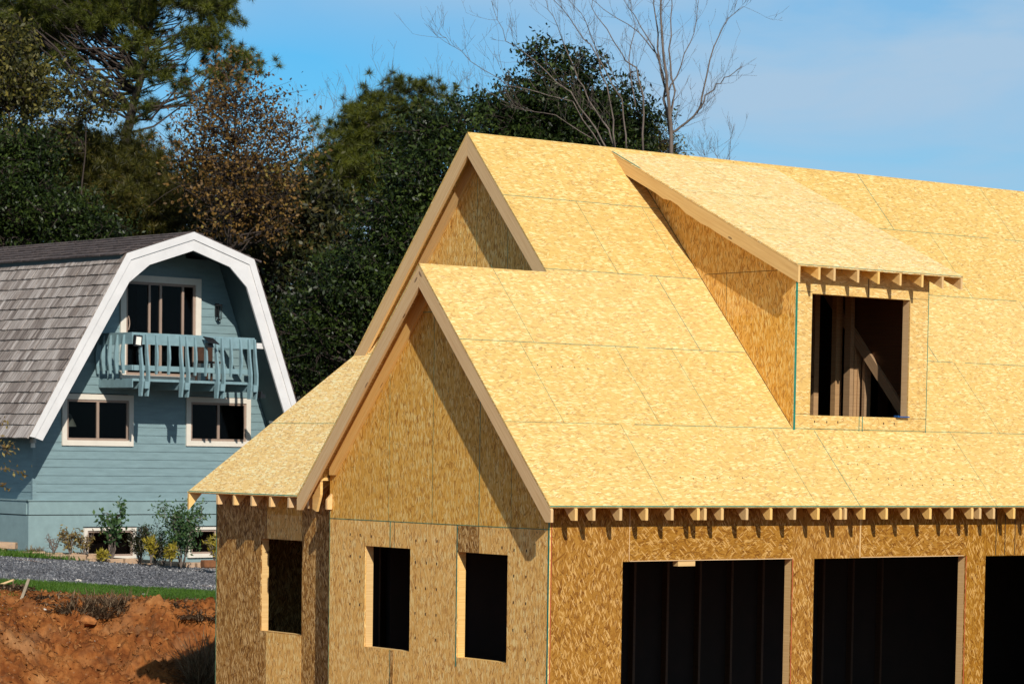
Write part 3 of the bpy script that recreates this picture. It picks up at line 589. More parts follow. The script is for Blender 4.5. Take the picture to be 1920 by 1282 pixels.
# front of the dormer
mb = MB(); zb0 = zr(DY)+.0
strip_wall(mb, (0, DY, 0), (1, 0, 0), (0, -1, 0), DX0, DX1, 3.9, dz(DY)-.03, [(DW0, DW1, DZ0, DZ1)], .02)
def dseam(a, b, w=.008, mi=1): seam(mb, (a[0], DY-.001, a[1]), (b[0], DY-.001, b[1]), NY, w, mi)
dseam((DX0+.018, 3.98), (DX0+.018, 6.02), .036, 2); dseam((DX1-.006, 3.98), (DX1-.006, 6.1), .010, 2); dseam((5.66, 3.98), (5.66, DZ0), .012, 2); dseam((5.60, 3.98), (5.60, DZ0), .010, 2)
dseam((5.72, DZ1), (5.72, 6.1), .012, 3); dseam((DX0, DZ1+.02), (DW0, DZ1+.02), .005, 3); dseam((DW1, DZ1+.02), (DX1, DZ1+.02), .004, 3); dseam((DX0+.03, 4.2), (DW0, 4.2), .004, 3)
dseam((DW1, 4.18), (DX1, 4.18), .004, 3); dseam((DX0+.04, 4.012), (DX1, 4.012), .008, 1)
dseam((DW1+.005, DZ0), (DW1+.005, DZ1), .006, 4)
for x in (4.78, 5.0, 5.2, 6.05, 6.25): mb.box((x, DY-.003, 4.09), (x+.014, DY, 4.12), 5)
mb.build("dormer_front_wall", [OSB_ROOF, SEAM, GREEN, DARKSEAM, LUMBER, NAILS], house)
mb = MB()
mb.prism([(DX0, DY+.021, zr(DY)-.05), (DX0, DY+.021, dz(DY)-.03), (DX0, 3.6, dz(3.6)-.03), (DX0, 3.55, zr(3.55)-.05)], (.02, 0, 0), 0)
seam(mb, (DX0, 2.30, 6.055), (DX0, .62, 6.055), NX, .007, 1); seam(mb, (DX0, 1.86, 5.35), (DX0, 1.86, 6.05), NX, .006, 1); seam(mb, (DX0, 3.1, 7.0), (DX0, 2.95, 7.2), NX, .006, 1)
yl = [DY+.03, 3.7]; seam(mb, (DX0, yl[0], zr(yl[0])+.004), (DX0, yl[1], zr(yl[1])+.004), NX, .012, 1)
mb.build("dormer_side_wall", [OSB_WALL, DARKSEAM], house)
mb = MB(); mb.prism([(DX1-.02, DY+.021, zr(DY)-.05), (DX1-.02, DY+.021, dz(DY)-.03), (DX1-.02, 3.6, dz(3.6)-.03), (DX1-.02, 3.55, zr(3.55)-.05)], (.0199, 0, 0), 0); mb.build("dormer_side_wall", [OSB_BROWN], house)  # dark board picked here to make the inner face look shaded
mb = MB(); mb.prism([(DX1-.027, DY+.14, zr(DY)-.05), (DX1-.027, DY+.14, dz(DY+.14)-.04), (DX1-.027, 3.25, dz(3.25)-.04), (DX1-.027, 3.25, zr(3.25)-.05)], (.004, 0, 0), 0); mb.build("dormer_shade_sheet", [SHADEWOOD], house)  # added dark sheet in place of the shade inside the dormer
# window lumber of the dormer
mb = MB(); mb.box((DW1, DY+.021, DZ0), (DW1+.038, DY+.135, DZ1)); mb.box((DW0-.038, DY+.021, DZ0), (DW0, DY+.135, DZ1)); mb.box((DW0, DY+.021, DZ1), (DW1, DY+.135, DZ1+.04)); mb.box((DW0-.03, DY+.021, DZ0-.04), (DW1+.03, DY+.135, DZ0-.001))
mb.build("window_frame", [LUMBER2], house)
# fascia along the dormer rake, its underside ragged
mb = MB(); pts_t = []; pts_b = []
for i in range(25):
    y = DEY+.002+(4.0-DEY)*i/24; top = dz(y)-.026; rag = .0
    f = i/24
    if .58 < f < .72: rag = .055*math.sin((f-.58)/.14*math.pi)
    if .45 < f <= .58: rag = .015*math.sin(f*70)
    pts_t.append((y, top)); pts_b.append((y, top-.205+rag+(.03 if f > .72 else 0)))
mb.prism([(DEX0+.002, a, b) for a, b in pts_t]+[(DEX0+.002, a, b) for a, b in pts_b[::-1]], (.036, 0, 0), 0, t1=(0, 1, DK)); mb.build("dormer_fascia", [LUMBER], house)
def dtail(x, w=.036):
    mb = MB(); y0 = DEY+.004; z0 = dz(y0)-.024; prof = [(y0, z0), (y0, z0-.155), (DY-.002, z0-.155+DK*.0+.02), (DY-.002, z0+DK*(DY-.006-DEY))]
    prof = [(y0, z0), (y0, z0-.155), (y0+.45, z0-.155+DK*.45), (y0+.45, z0+DK*.45)]
    mb.prism([(x, a, b) for a, b in prof], (w, 0, 0), 0, t1=(0, 1, DK)); return mb.build("rafter_tail", [LUMBER], house)
for x in (4.552, 4.823, 5.252, 5.628, 6.034, 6.447, 6.834, 7.200): dtail(x-.036)

# ---- framing inside
fl = MB(); fl.box((.3, .15, -.12), (XE-.35, 7.88, 0.0)); fl.build("floor_slab", [plain("concrete_slab", (0.06, 0.052, 0.045), 0.9, .15, 3, .2)], house)
mb = MB(); mb.box((.03, .15, 2.80), (XE-.35, W1-.05, 2.84)); mb.box((.32, W1-.049, 2.80), (XE-.35, 7.85, 2.84)); mb.build("upper_floor", [SHADEWOOD], house)
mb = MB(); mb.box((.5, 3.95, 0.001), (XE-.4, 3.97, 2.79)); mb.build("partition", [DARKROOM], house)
for x in np.arange(.9, 9.6, .61):
    mb = MB(); mb.box((x, 3.84, 0.002), (x+.04, 3.945, 2.79)); mb.build("stud", [SHADEWOOD], house)
for x in (4.13, 7.34): 
    mb = MB(); mb.box((x-.04, .16, 0.002), (x+.04, .25, 2.79)); mb.build("post", [SHADEWOOD], house)
for y in (1.1, 1.5, 3.1, 3.5):
    mb = MB(); mb.box((1.0, y, .002), (1.09, y+.04, 2.79)); mb.build("stud", [SHADEWOOD], house)
mb = MB(); mb.box((1.1, .3, .001), (1.12, 3.9, 2.79)); mb.build("partition", [DARKROOM], house)
for y in (5.9, 6.3):
    mb = MB(); mb.box((1.7, y, .002), (1.79, y+.04, 2.79)); mb.build("stud", [SHADEWOOD], house)
mb = MB(); mb.box((1.8, W1, .001), (1.82, 7.88, 2.79)); mb.build("partition", [DARKROOM], house)
# studs, posts and a brace seen through the dormer window
zf = 2.85
def ray_y(u, v, y):
    d = at(u, v, 1)-CAM; return CAM+d*((y-CAM[1])/d[1])
for u0, u1, y, wy, mt in ((1527, 1536, 2.35, .09, BROWNLUM), (1567, 1579, 2.1, .09, BROWNLUM), (1594, 1601, 1.85, .12, BROWNLUM), (1602, 1608, 1.86, .12, BROWNLUM), (1609, 1616, 1.84, .12, BROWNLUM), (1622, 1634, 1.72, .05, BROWNLUM), (1656, 1667, 2.25, .09, SHADEWOOD), (1683, 1690, 2.45, .09, SHADEWOOD)):
    a, b = ray_y(u0, 680, y)[0], ray_y(u1, 680, y)[0]
    zt2 = min(dz(y), 9)-.07 if b < DX1-.05 else zr(y)-.08
    mb = MB(); mb.box((a, y, zf), (b-.004, y+wy, zt2)); mb.build("stud", [mt], house)
mb = MB(); mb.prism([(DX1-.075, .75, zr(.75)-.04), (DX1-.075, 3.2, zr(3.2)-.04), (DX1-.075, 3.2, zr(3.2)-.24), (DX1-.075, .75, zr(.75)-.24)], (.042, 0, 0), 0, t1=(0, 1, K)); mb.build("trimmer_rafter", [BROWNLUM], house)
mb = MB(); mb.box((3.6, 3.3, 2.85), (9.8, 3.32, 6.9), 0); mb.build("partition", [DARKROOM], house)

# loose blue strip on the dormer sill
mb = MB(); mb.box((6.28, DY-.05, DZ0+.004), (6.50, DY+.03, DZ0+.020)); mb.box((6.28, DY-.05, DZ0+.0201), (6.30, DY+.03, DZ0+.030))
o = mb.build("plastic_strip", [BLUEPL]); tag(o, "short blue plastic strip lying on the sill of the dormer window", "plastic strip")

# ================================================================== the blue barn-roofed house
TH_B = R(3.7312); BO = V(7.488, 27.001, 0)
AX = V(math.cos(TH_B), math.sin(TH_B), 0); BX = V(-math.sin(TH_B), math.cos(TH_B), 0)
barn = empty("blue_house", tuple(BO), "teal boarded house with white trimmed barn roof of grey shakes and a small balcony", "house", rz=TH_B)
# local frame: x along the front, y backwards, z up
KL, KR, PK, EL, ER = (1.50, 7.666), (4.78, 7.735), (3.194, 8.222), (-.842, 3.788), (6.28, 3.788)
FO, BK = -1.2, 9.0
# front wall: lap boards cut round the openings
WT = (0.0, 6.33)
opens = [(2.27, 4.08, 5.06, 7.17), (.80, 2.36, 3.73, 4.60), (3.97, 5.47, 3.76, 4.61)]
def wall_lim(z):                       # front wall is bounded by the underside of the roof
    def ln(p, q): return p[0]+(q[0]-p[0])*(z-p[1])/(q[1]-p[1])
    t = .16
    lo = ln(EL, KL)+.01 if z < KL[1] else ln(KL, PK)+.4
    hi = ln(ER, KR)-.02 if z < KR[1] else ln(KR, PK)-.4
    return max(WT[0], lo), min(WT[1], hi)
mb = MB(); z = 2.45
while z < 8.0:
    z2 = z+.176; lo, hi = wall_lim(z2); lo2, hi2 = lo, hi
    if hi-lo > .1:
        segs = [(lo, hi)]
        for a, b, c, d in opens:
            if c < z2-.02 and d > z+.02:
                segs = [s_ for x0, x1 in segs for s_ in ((x0, min(x1, a)), (max(x0, b), x1)) if s_[1]-s_[0] > .02]
        for x0, x1 in segs:
            mb.hexa([(x0, -.016, z), (x1, -.016, z), (x1, .02, z), (x0, .02, z), (x0, -.002, z2+.012), (x1, -.002, z2+.012), (x1, .02, z2+.012), (x0, .02, z2+.012)])
    z = z2
mb.build("front_wall", [TEAL], barn)
mb = MB()
zs = [2.44]+[5.06, 7.2]; 
pieces = [(0, 6.33, 2.44, 3.72), (0, .79, 3.72, 4.62), (2.37, 3.96, 3.72, 4.62), (5.48, 6.0, 3.72, 4.62)]
for x0, x1, c, d in pieces: mb.box((x0+.02, .021, c), (x1-.02, .06, d))
mb.prism([(.35, .021, 4.62), (5.95, .021, 4.62), (5.6, .021, 5.05), (.6, .021, 5.05)], (0, .04, 0))
mb.prism([(.6, .021, 5.05), (2.26, .021, 5.05), (2.26, .021, 7.7), (1.75, .021, 7.6)], (0, .04, 0))
mb.prism([(4.09, .021, 5.05), (5.6, .021, 5.05), (4.7, .021, 7.5), (4.09, .021, 7.7)], (0, .04, 0))
mb.prism([(2.26, .021, 7.18), (4.09, .021, 7.18), (4.09, .021, 7.7), (3.19, .021, 8.0), (2.26, .021, 7.7)], (0, .04, 0))
mb.build("front_wall_backing", [SOFFIT], barn)
# side wall and lower band
mb = MB(); z = 2.45
while z < 4.25:
    mb.hexa([(-.016, .0, z), (.02, .0, z), (.02, BK-.3, z), (-.016, BK-.3, z), (-.002, .0, z+.188), (.02, .0, z+.188), (.02, BK-.3, z+.188), (-.002, BK-.3, z+.188)], 0); z += .176
mb.box((-.03, -.03, 2.45), (.06, .02, 4.1), 0)
mb.build("side_wall", [TEAL], barn)
mb = MB(); mb.box((6.31, .02, .6), (6.33, BK-.3, 4.4)); mb.box((.3, BK-.32, 1), (6.2, BK-.3, 6.9)); mb.build("rear_wall", [TEAL], barn)
mb = MB(); lows = [(1.30, 2.45, 1.25, 1.80), (3.98, 5.28, 1.27, 1.80)]
def lowwall(z0, z1, y, x0, x1):
    cuts = sorted({x0, x1, *[l[0] for l in lows], *[l[1] for l in lows]})
    for a, b in zip(cuts, cuts[1:]):
        h = [l for l in lows if l[0] <= a and l[1] >= b]
        if h and z0 < h[0][3] and z1 > h[0][2]:
            if h[0][2] > z0: mb.box((a, y, z0), (b, .03, h[0][2]))
            if h[0][3] < z1: mb.box((a, y, h[0][3]), (b, .03, z1))
        else: mb.box((a, y, z0), (b, .03, z1))
lowwall(.4, 2.13, -.03, -.13, 6.4); mb.box((-.13, -.05, 2.15), (6.4, .03, 2.435))
mb.box((-.13, .031, .4), (-.10, BK-.3, 2.13)); mb.box((-.15, .031, 2.15), (-.10, BK-.3, 2.435))
mb.build("foundation_wall", [TEAL2], barn)
mb = MB(); mb.box((-.17, -.075, 2.436), (6.4, .0, 2.452)); mb.box((-.17, -.0749, 2.4361), (-.02, BK-.3, 2.46)); mb.build("water_table", [TEAL2], barn)
# floors inside keep the rooms dark
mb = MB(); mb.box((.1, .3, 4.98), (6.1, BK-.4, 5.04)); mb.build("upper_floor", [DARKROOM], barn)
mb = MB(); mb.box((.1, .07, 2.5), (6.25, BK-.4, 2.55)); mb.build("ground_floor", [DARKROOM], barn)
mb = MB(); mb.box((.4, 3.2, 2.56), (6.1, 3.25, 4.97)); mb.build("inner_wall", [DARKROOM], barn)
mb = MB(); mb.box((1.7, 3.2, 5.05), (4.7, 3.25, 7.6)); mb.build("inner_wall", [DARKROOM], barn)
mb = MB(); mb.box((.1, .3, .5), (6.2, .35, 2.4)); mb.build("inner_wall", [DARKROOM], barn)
# roof: decks, then rows of shakes
def deck(name, p, q, outward, col=SOFFIT):
    n = nrm(V(-(q[1]-p[1]), 0, q[0]-p[0])); n = n if n@V(outward[0], 0, outward[1]) > 0 else -n
    mb = MB(); mb.prism([(p[0], FO+.045, p[1]), (q[0], FO+.045, q[1]), (q[0], BK, q[1]), (p[0], BK, p[1])], -n*.09, 0); return mb, n
def shakes(name, bot, top, outward, expo, mat, proud=.042, y0=FO-.03):
    mb, n = deck(name, bot, top, outward); mb.m = [1]*len(mb.m)
    b, t = V(bot[0], 0, bot[1]), V(top[0], 0, top[1]); Ls = np.linalg.norm(t-b); d = (t-b)/Ls; rows = int(round(Ls/expo)); ex = Ls/rows
    for i in range(rows):
        s0 = i*ex-(.05 if i == 0 else 0); s1 = min(Ls, (i+1)*ex+.05); y = y0
        while y < BK:
            wdt = random.uniform(.09, .22); yb = min(y+wdt, BK); j = random.uniform(-.006, .006); th = proud*random.uniform(.85, 1.25)
            P0 = b+d*(s0+j); P1 = b+d*s1
            c = [(P0+n*.002, y), (P0+n*.002, yb-.006), (P1+n*.002, yb-.006), (P1+n*.002, y)]
            mb.hexa([(p[0], yy, p[2]) for p, yy in c]+[(P0[0]+n[0]*th, y, P0[2]+n[2]*th), (P0[0]+n[0]*th, yb-.006, P0[2]+n[2]*th), (P1[0]+n[0]*.010, yb-.006, P1[2]+n[2]*.010), (P1[0]+n[0]*.010, y, P1[2]+n[2]*.010)], 0, None)
            y = yb
    return mb.build(name, [mat, SOFFIT], barn)
shakes("shake_roof", EL, KL, (-1, .5), .272, SHAKE)
shakes("shake_roof", (KL[0]-.13, KL[1]-.03), PK, (-.3, 1), .27, SHAKE_D, .04)
shakes("shake_roof", ER, KR, (1, .5), .30, SHAKE_D, .04)
shakes("shake_roof", (KR[0]+.14, KR[1]-.05), PK, (.3, 1), .27, SHAKE_D, .04)
# white barge boards: outer strip and wider inner board with a clipped knee
def offs(pts, d):      # polyline moved inwards by d
    out = []
    for i, p in enumerate(pts):
        ns = []
        for a, b in ((i-1, i), (i, i+1)):
            if a < 0 or b >= len(pts): continue
            t = nrm(V(pts[b][0]-pts[a][0], pts[b][1]-pts[a][1])); ns.append(V(t[1], -t[0]))
        n = nrm(sum(ns)); c = n@ns[0]; out.append((p[0]+n[0]*d/c, p[1]+n[1]*d/c))
    return out
line = [EL, KL, PK, KR, ER]
def board(a, b, y, th, name):
    for i in range(4):
        mb = MB(); mb.prism([(a[i][0], y, a[i][1]), (a[i+1][0], y, a[i+1][1]), (b[i+1][0], y, b[i+1][1]), (b[i][0], y, b[i][1])], (0, th, 0)); mb.build(name, [WHITE], barn)
l0 = offs(line, .0); l1 = offs(line, .155); l2 = offs(line, .38)
l1[0] = (l1[0][0], EL[1]-.02); l1[4] = (l1[4][0], ER[1]-.02); l2[0] = (l2[0][0]+.0, EL[1]-.08); l2[4] = (l2[4][0], ER[1]-.08)
board(l0, l1, FO-.03, .07, "barge_board"); board(l1, l2, FO-.005, .045, "barge_board")
mb = MB(); k = l2[1]; mb.prism([(k[0]-.17, FO-.004, k[1]-.28), (k[0], FO-.004, k[1]), (k[0]+.34, FO-.004, k[1]+.115)], (0, .044, 0)); mb.build("barge_gusset", [WHITE], barn)
mb = MB(); k = l2[3]; mb.prism([(k[0]+.15, FO-.004, k[1]-.34), (k[0], FO-.004, k[1]), (k[0]-.36, FO-.004, k[1]+.125)], (0, .044, 0)); mb.build("barge_gusset", [WHITE], barn)
mb = MB(); mb.box((4.95, -1.12, 5.80), (5.40, -1.0, 5.92)); mb.build("roof_tie", [WHITE], barn)
# windows
def casing(a, b, c, d, w, y0=-.045, y1=.0, mat=CREAM, name="window_frame", parent=barn):
    mb = MB(); mb.box((a-w, y0, c-w), (a, y1, d+w)); mb.box((b, y0, c-w), (b+w, y1, d+w)); mb.box((a, y0, d), (b, y1, d+w)); mb.box((a, y0, c-w), (b, y1, c)); return mb.build(name, [mat], parent)
def sash(a, b, c, d, y, w=.05, t=.04, mull=None, parent=None):
    mb = MB(); mb.box((a, y, c), (a+w, y+t, d)); mb.box((b-w, y, c), (b, y+t, d)); mb.box((a+w, y, d-w), (b-w, y+t, d)); mb.box((a+w, y, c), (b-w, y+t, c+w))
    for x, ww in (mull or []): mb.box((x-ww/2, y-.006, c+w), (x+ww/2, y+t-.001, d-w))
    o = mb.build("sash", [TAN], parent); g_ = MB(); g_.box((a+w, y+.018, c+w), (b-w, y+.022, d-w)); g_.build("pane", [GLASS], parent); return o
for i, (a, b, c, d) in enumerate(opens[1:]):
    f = casing(a, b, c, d, .115); sash(a, b, c, d, -.02, .05, .05, [((a+b)/2, .06)], f)
f = casing(2.27, 4.08, 5.16, 7.17, .14, -.05, 0, CREAM, "door_frame"); sash(2.27, 4.08, 5.16, 7.17, -.02, .055, .06, [(2.88, .05), (3.17, .06), (3.75, .055)], f)
for a, b, c, d in lows:
    f = casing(a, b, c, d, .085, -.085, -.031, CREAM); sash(a, b, c, d, -.06, .04, .05, [((a+b)/2, .05)], f)
    mb = MB(); mb.box((a-.09, -.10, d+.071), (b+.09, -.031, d+.085)); mb.build("drip_cap", [BLACK], f)
mb = MB(); mb.tube([(2.33+.03*math.sin(i/6*math.pi)-.02, -.07, 6.12+i*.05) for i in range(7)], [.012]*7, 6); mb.build("door_handle", [TAN], f)
# balcony
bal = MB(); bal.box((1.62, -1.28, 5.0), (4.68, -.02, 5.045)); bal = bal.build("balcony", [TEALRAIL], barn)
mb = MB(); mb.box((1.62, -1.30, 4.995), (4.68, -1.281, 5.05)); mb.box((1.60, -1.3, 4.86), (1.619, -.02, 5.05)); mb.build("deck_rim", [TEALRAIL], bal)
mb = MB(); mb.box((1.60, -1.335, 5.77), (4.70, -1.30, 6.015)); mb.build("rail_board", [TEALRAIL], bal)
mb = MB(); mb.box((1.565, -1.335, 5.77), (1.60, -.02, 6.015)); mb.build("rail_board", [TEALRAIL], bal)
mb = MB(); mb.box((4.70, -1.335, 5.77), (4.735, -.02, 6.015)); mb.build("rail_board", [TEALRAIL], bal)
mb = MB(); mb.box((1.62, -1.335, 5.22), (4.68, -1.30, 5.33)); mb.build("bottom_rail", [TEALRAIL], bal)
mb = MB(); mb.box((1.565, -1.335, 5.22), (1.60, -.02, 5.33)); mb.build("bottom_rail", [TEALRAIL], bal)
def picket(x, long, side=None):
    # bowed board profile; o = distance outwards from the rail
    prof_l = [(0, 5.98), (.045, 5.98), (.085, 5.60), (.15, 5.22), (.15, 4.98), (.10, 4.68), (.0, 4.68), (.0, 4.95), (.05, 5.05), (.04, 5.25), (0, 5.55)]
    prof_s = [(0, 5.97), (.035, 5.97), (.085, 5.62), (.095, 5.48), (.05, 5.15), (.0, 5.15), (0, 5.3)]
    mb = MB(); pr = prof_l if long else prof_s
    if side is None: mb.prism([(x-.02, -1.336-o, z) for o, z in pr], (.04, 0, 0))
    else: mb.prism([(1.564-o, x-.02, z) for o, z in pr], (0, .04, 0))
    return mb.build("baluster", [TEALRAIL], bal)
for u in (520, 940, 1335, 1730):
    pass
pair = (1.75, 2.77, 3.69, 4.56)
for x in pair:
    picket(x, True); picket(x+.155, True)
    mb = MB(); mb.box((x+.04, -1.50, 4.84), (x+.135, -.05, 4.99)); mb.build("joist", [TEALRAIL], bal)
for x in (2.16, 2.47, 3.15, 3.42, 4.08, 4.34): picket(x, False)
for y in (-1.05, -.80, -.55, -.30, -.08): picket(y, False, 1)
mb = MB(); mb.box((1.64, -1.26, 4.975), (4.66, -.03, 4.995)); mb.build("deck_underside", [SOFFIT], bal)
# lights fixed to the house
mb = MB(); mb.box((4.60, -.05, 6.52), (4.70, -.016, 6.80)); mb.box((4.585, -.16, 6.74), (4.715, -.05, 6.78)); mb.box((4.62, -.13, 6.42), (4.68, -.07, 6.45))
for sx in (4.60, 4.69):
    for sy in (-.15, -.06): mb.box((sx, sy, 6.46), (sx+.01, sy+.01, 6.74))
mb.box((4.60, -.15, 6.45), (4.70, -.05, 6.46)); mb.box((4.60, -.15, 6.60), (4.70, -.145, 6.607)); mb.build("wall_lantern", [BLACK], barn)
def flood(x, y, z):
    mb = MB(); mb.prism([(x-.10, y, z-.10), (x+.09, y, z-.12), (x+.11, y, z+.12), (x-.08, y, z+.13)], (0, .06, 0)); o = mb.build("floodlight", [BLACK], bal)
    mb = MB(); mb.prism([(x-.065, y-.004, z-.07), (x+.06, y-.004, z-.085), (x+.075, y-.004, z+.085), (x-.045, y-.004, z+.095)], (0, .004, 0)); mb.build("lamp_face", [REFLECTOR], bal)
flood(1.66, -1.43, 5.83)
mb = MB(); mb.tube([(1.69, -1.38, 5.70), (1.70, -1.36, 5.60), (1.76, -1.35, 5.52), (1.80, -1.34, 5.42)], [.008]*4, 5); mb.build("cable", [BLACK], bal)
mb = MB(); mb.prism([(3.34, -1.60, 5.86), (3.60, -1.62, 5.82), (3.55, -1.45, 5.95), (3.30, -1.43, 5.98)], (0, 0, .02)); mb.box((3.38, -1.5, 5.76), (3.52, -1.4, 5.86)); mb.build("solar_lamp", [BLACK], bal)
mb = MB(); mb.box((4.86, -1.40, 4.72), (4.98, -1.25, 4.80)); mb.box((4.88, -1.38, 4.80), (4.92, -1.2, 4.86)); mb.build("floodlight", [BLACK], bal)
mb = MB(); mb.tube([(-.22, -.35, 3.78), (-.22, -.35, 3.66)], [.06, .07], 10); mb.tube([(-.22, -.35, 3.655), (-.22, -.35, 3.56)], [.045, .05], 10, 1); mb.build("soffit_light", [METALM, REFLECTOR], barn)
mb = MB(); mb.tube([(6.05, -.16, 4.22), (6.05, -.34, 4.19)], [.05, .055], 10); mb.tube([(6.05, -.02, 4.20), (6.05, -.16, 4.21)], [.02, .02], 8); mb.tube([(6.05, -.2, 4.1), (6.05, -.2, 4.04)], [.05, .03], 8); mb.build("security_camera", [WHITE], barn)
# things standing in and on it
lamp = empty("table_lamp", tuple(BO+AX*1.10+BX*.45+V(0, 0, 3.4)), "lit cream cone shaded table lamp seen through the lower left window of the blue house" if False else "cream cone shaded table lamp behind the lower left window of the blue house", "lamp", rz=TH_B)
mb = MB(); mb.tube([(0, 0, .62), (0, 0, .90)], [.21, .08], 20); mb.build("lamp_shade", [LAMPSHADE], lamp)
mb = MB(); mb.tube([(0, 0, 0.0), (0, 0, .02), (0, 0, .05), (0, 0, .2), (0, 0, .38), (0, 0, .62)], [.09, .09, .03, .07, .03, .015], 12); mb.build("lamp_base", [METALM], lamp)
tb = empty("side_table", tuple(BO+AX*1.10+BX*.45+V(0, 0, 2.55)), "small dark table under the lamp behind the lower left window", "table", rz=TH_B)
mb = MB(); mb.box((-.25, -.2, .80), (.25, .2, .848)); mb.build("table_top", [DARKROOM], tb)
for sx in (-.22, .18):
    for sy in (-.17, .13):
        mb = MB(); mb.box((sx, sy, .0), (sx+.04, sy+.04, .799)); mb.build("leg", [DARKROOM], tb)
ch = empty("patio_chair", tuple(BO+AX*3.95-BX*.75+V(0, 0, 5.046)), "dark brown wooden chair standing at the right end of the balcony", "chair", rz=TH_B)
DKW = plain("dark_wood", (0.06, 0.028, 0.015), 0.5, .2, 6, .1)
mb = MB(); mb.box((-.22, -.22, .40), (.22, .22, .44)); mb.build("seat", [DKW], ch)
mb = MB(); mb.box((-.22, .19, .445), (.22, .22, .80)); mb.build("backrest", [DKW], ch)
for sx in (-.22, .18):
    for sy in (-.22, .18):
        mb = MB(); mb.box((sx, sy, 0), (sx+.04, sy+.04, .399)); mb.build("leg", [DKW], ch)

# ================================================================== ground
def sstep(a, b, x):
    t = np.clip((x-a)/(b-a), 0, 1); return t*t*(3-2*t)
def zplane(x, y):
    return .498-.069*np.clip(x, -14, 13)+.049*np.clip(y, 0, 27)
PROF_Y = [5, 9.8, 11.6, 12.3, 12.9, 13.5, 14.0, 14.7, 15.4, 16.2]
def hgt(x, y):
    x = np.asarray(x, float); y = np.asarray(y, float)
    zp = zplane(x, y); top = zplane(x, np.full_like(y, 16.2))
    yy = y-.16*(x-2)*0-.35*np.sin(x*1.1+.6)*(y < 16)*np.clip((16-y)/2, 0, 1)-.18*np.sin(x*2.7)*np.clip((16-y)/2, 0, 1)
    crest = np.interp(x, [-6, -1, .6, 1.3, 2.0, 2.6, 3.4, 4.2, 6, 12], [-.35, -.30, -.28, -.42, -.50, -.10, -.02, -.12, -.10, -.1])
    f = np.interp(yy, PROF_Y, [0, 0, .08, .26, .50, .78, .88, .86, .93, 1.0])
    bumpc = np.exp(-((yy-13.9)/.6)**2)*(crest+.12)
    base = -.25
    z = base+(top-base)*f+bumpc
    z = np.where(yy >= 16.2, zp, z)
    return z
def terrain(name, xs, ys, mat, zoff=0.0, nz=0.0, sc=1.0, kind='structure'):
    X_, Y_ = np.meshgrid(xs, ys); Z = hgt(X_, Y_)+zoff
    if nz:
        Zn = np.zeros_like(Z)
        for i in range(Z.shape[0]):
            for j in range(Z.shape[1]):
                yy = Y_[i, j]
                if yy > 16.4: continue
                amp = nz*min(1, (16.4-yy)/1.2)
                if yy > 14.6: amp *= .55
                p = Vector((X_[i, j]*sc, yy*sc, Z[i, j]*sc*1.2))
                r = mnoise.ridged_multi_fractal(p*1.1, 0.9, 2.2, 5, 1.0, 2.0); t = mnoise.fractal(p*3.1, 0.8, 2.1, 4)
                cl = mnoise.voronoi(p*5.5)[0]; cl = cl[1]-cl[0]; t2 = mnoise.fractal(p*9.0, 0.7, 2.1, 3); b0 = mnoise.fractal(p*.8, 1.0, 2.0, 3)
                gate = max(0.0, mnoise.noise(p*1.3+Vector((7, 3, 1)))+.15)
                t3 = mnoise.fractal(p*20.0, 0.7, 2.1, 2); Zn[i, j] = amp*(b0*.45+(r-1.2)*.13+t*.36+t2*.22+t3*.07+min(cl, .3)*1.7*gate)
        Z += Zn
    n, m = len(ys), len(xs); co = np.stack([X_, Y_, Z], -1).reshape(-1, 3)
    idx = np.arange(n*m).reshape(n, m); F = np.stack([idx[:-1, :-1], idx[:-1, 1:], idx[1:, 1:], idx[1:, :-1]], -1).reshape(-1, 4)
    me = bpy.data.meshes.new(name); me.vertices.add(len(co)); me.vertices.foreach_set('co', co.ravel().astype(np.float32))
    me.loops.add(F.size); me.loops.foreach_set('vertex_index', F.ravel().astype(np.int32)); me.polygons.add(len(F))
    me.polygons.foreach_set('loop_start', np.arange(0, F.size, 4, dtype=np.int32)); me.polygons.foreach_set('loop_total', np.full(len(F), 4, np.int32))
    me.polygons.foreach_set('use_smooth', np.ones(len(F), bool)); me.update(calc_edges=True); me.materials.append(mat)
    o = bpy.data.objects.new(name, me); scn.collection.objects.link(o); tag(o, kind=kind); return o
# far ground, one sheet out to the horizon with a hollow where the worked ground lies
mbg = MB(); Z0 = -.34
far = [(-2600, -2600), (2600, -2600), (2600, 3200), (-2600, 3200)]
xs = np.array([-3000, -400, -120, -60, -30, -15, -10, -6.2, 14.2, 20, 30, 60, 120, 400, 3000.]); ys = np.array([-3000, -300, -100, -40, -20, 0, 5, 9, 12, 14, 16.2, 18, 22, 27, 35, 60, 100, 300, 3000.])
def farh(x, y): return hgt(x, y)-.10-1.3*((x > -8) & (x < 15) & (y > 8) & (y < 18))
X_, Y_ = np.meshgrid(xs, ys); Z = farh(X_, Y_); co = np.stack([X_, Y_, Z], -1).reshape(-1, 3); n, m = len(ys), len(xs)
mbg.v = [tuple(c) for c in co]
for i in range(n-1):
    for j in range(m-1): mbg.face((i*m+j, i*m+j+1, (i+1)*m+j+1, (i+1)*m+j))
o = mbg.build("ground", [FOREST], None, True, uv=False); tag(o, kind='structure')
terrain("clay_bank", np.arange(-4, 12.01, .045), np.arange(9.0, 16.61, .045), CLAY, .0, .36)
terrain("clay_yard", np.array([-60, -20, -6, 0, 17, 30, 60.]), np.array([-45, -25, -10, 0, 4, 8.9, 9.0]), CLAY, -.02)
terrain("grass_verge", np.arange(-14, 14.1, .4), np.arange(16.35, 18.5, .1), TURF, .012)
terrain("driveway", np.arange(-30, 30.1, 1.0), np.arange(18.3, 25.8, .3), GRAVEL, .03)
terrain("garden_bed", np.arange(-14, 14.1, .4), np.arange(25.6, 28.2, .2), FOREST, .05)

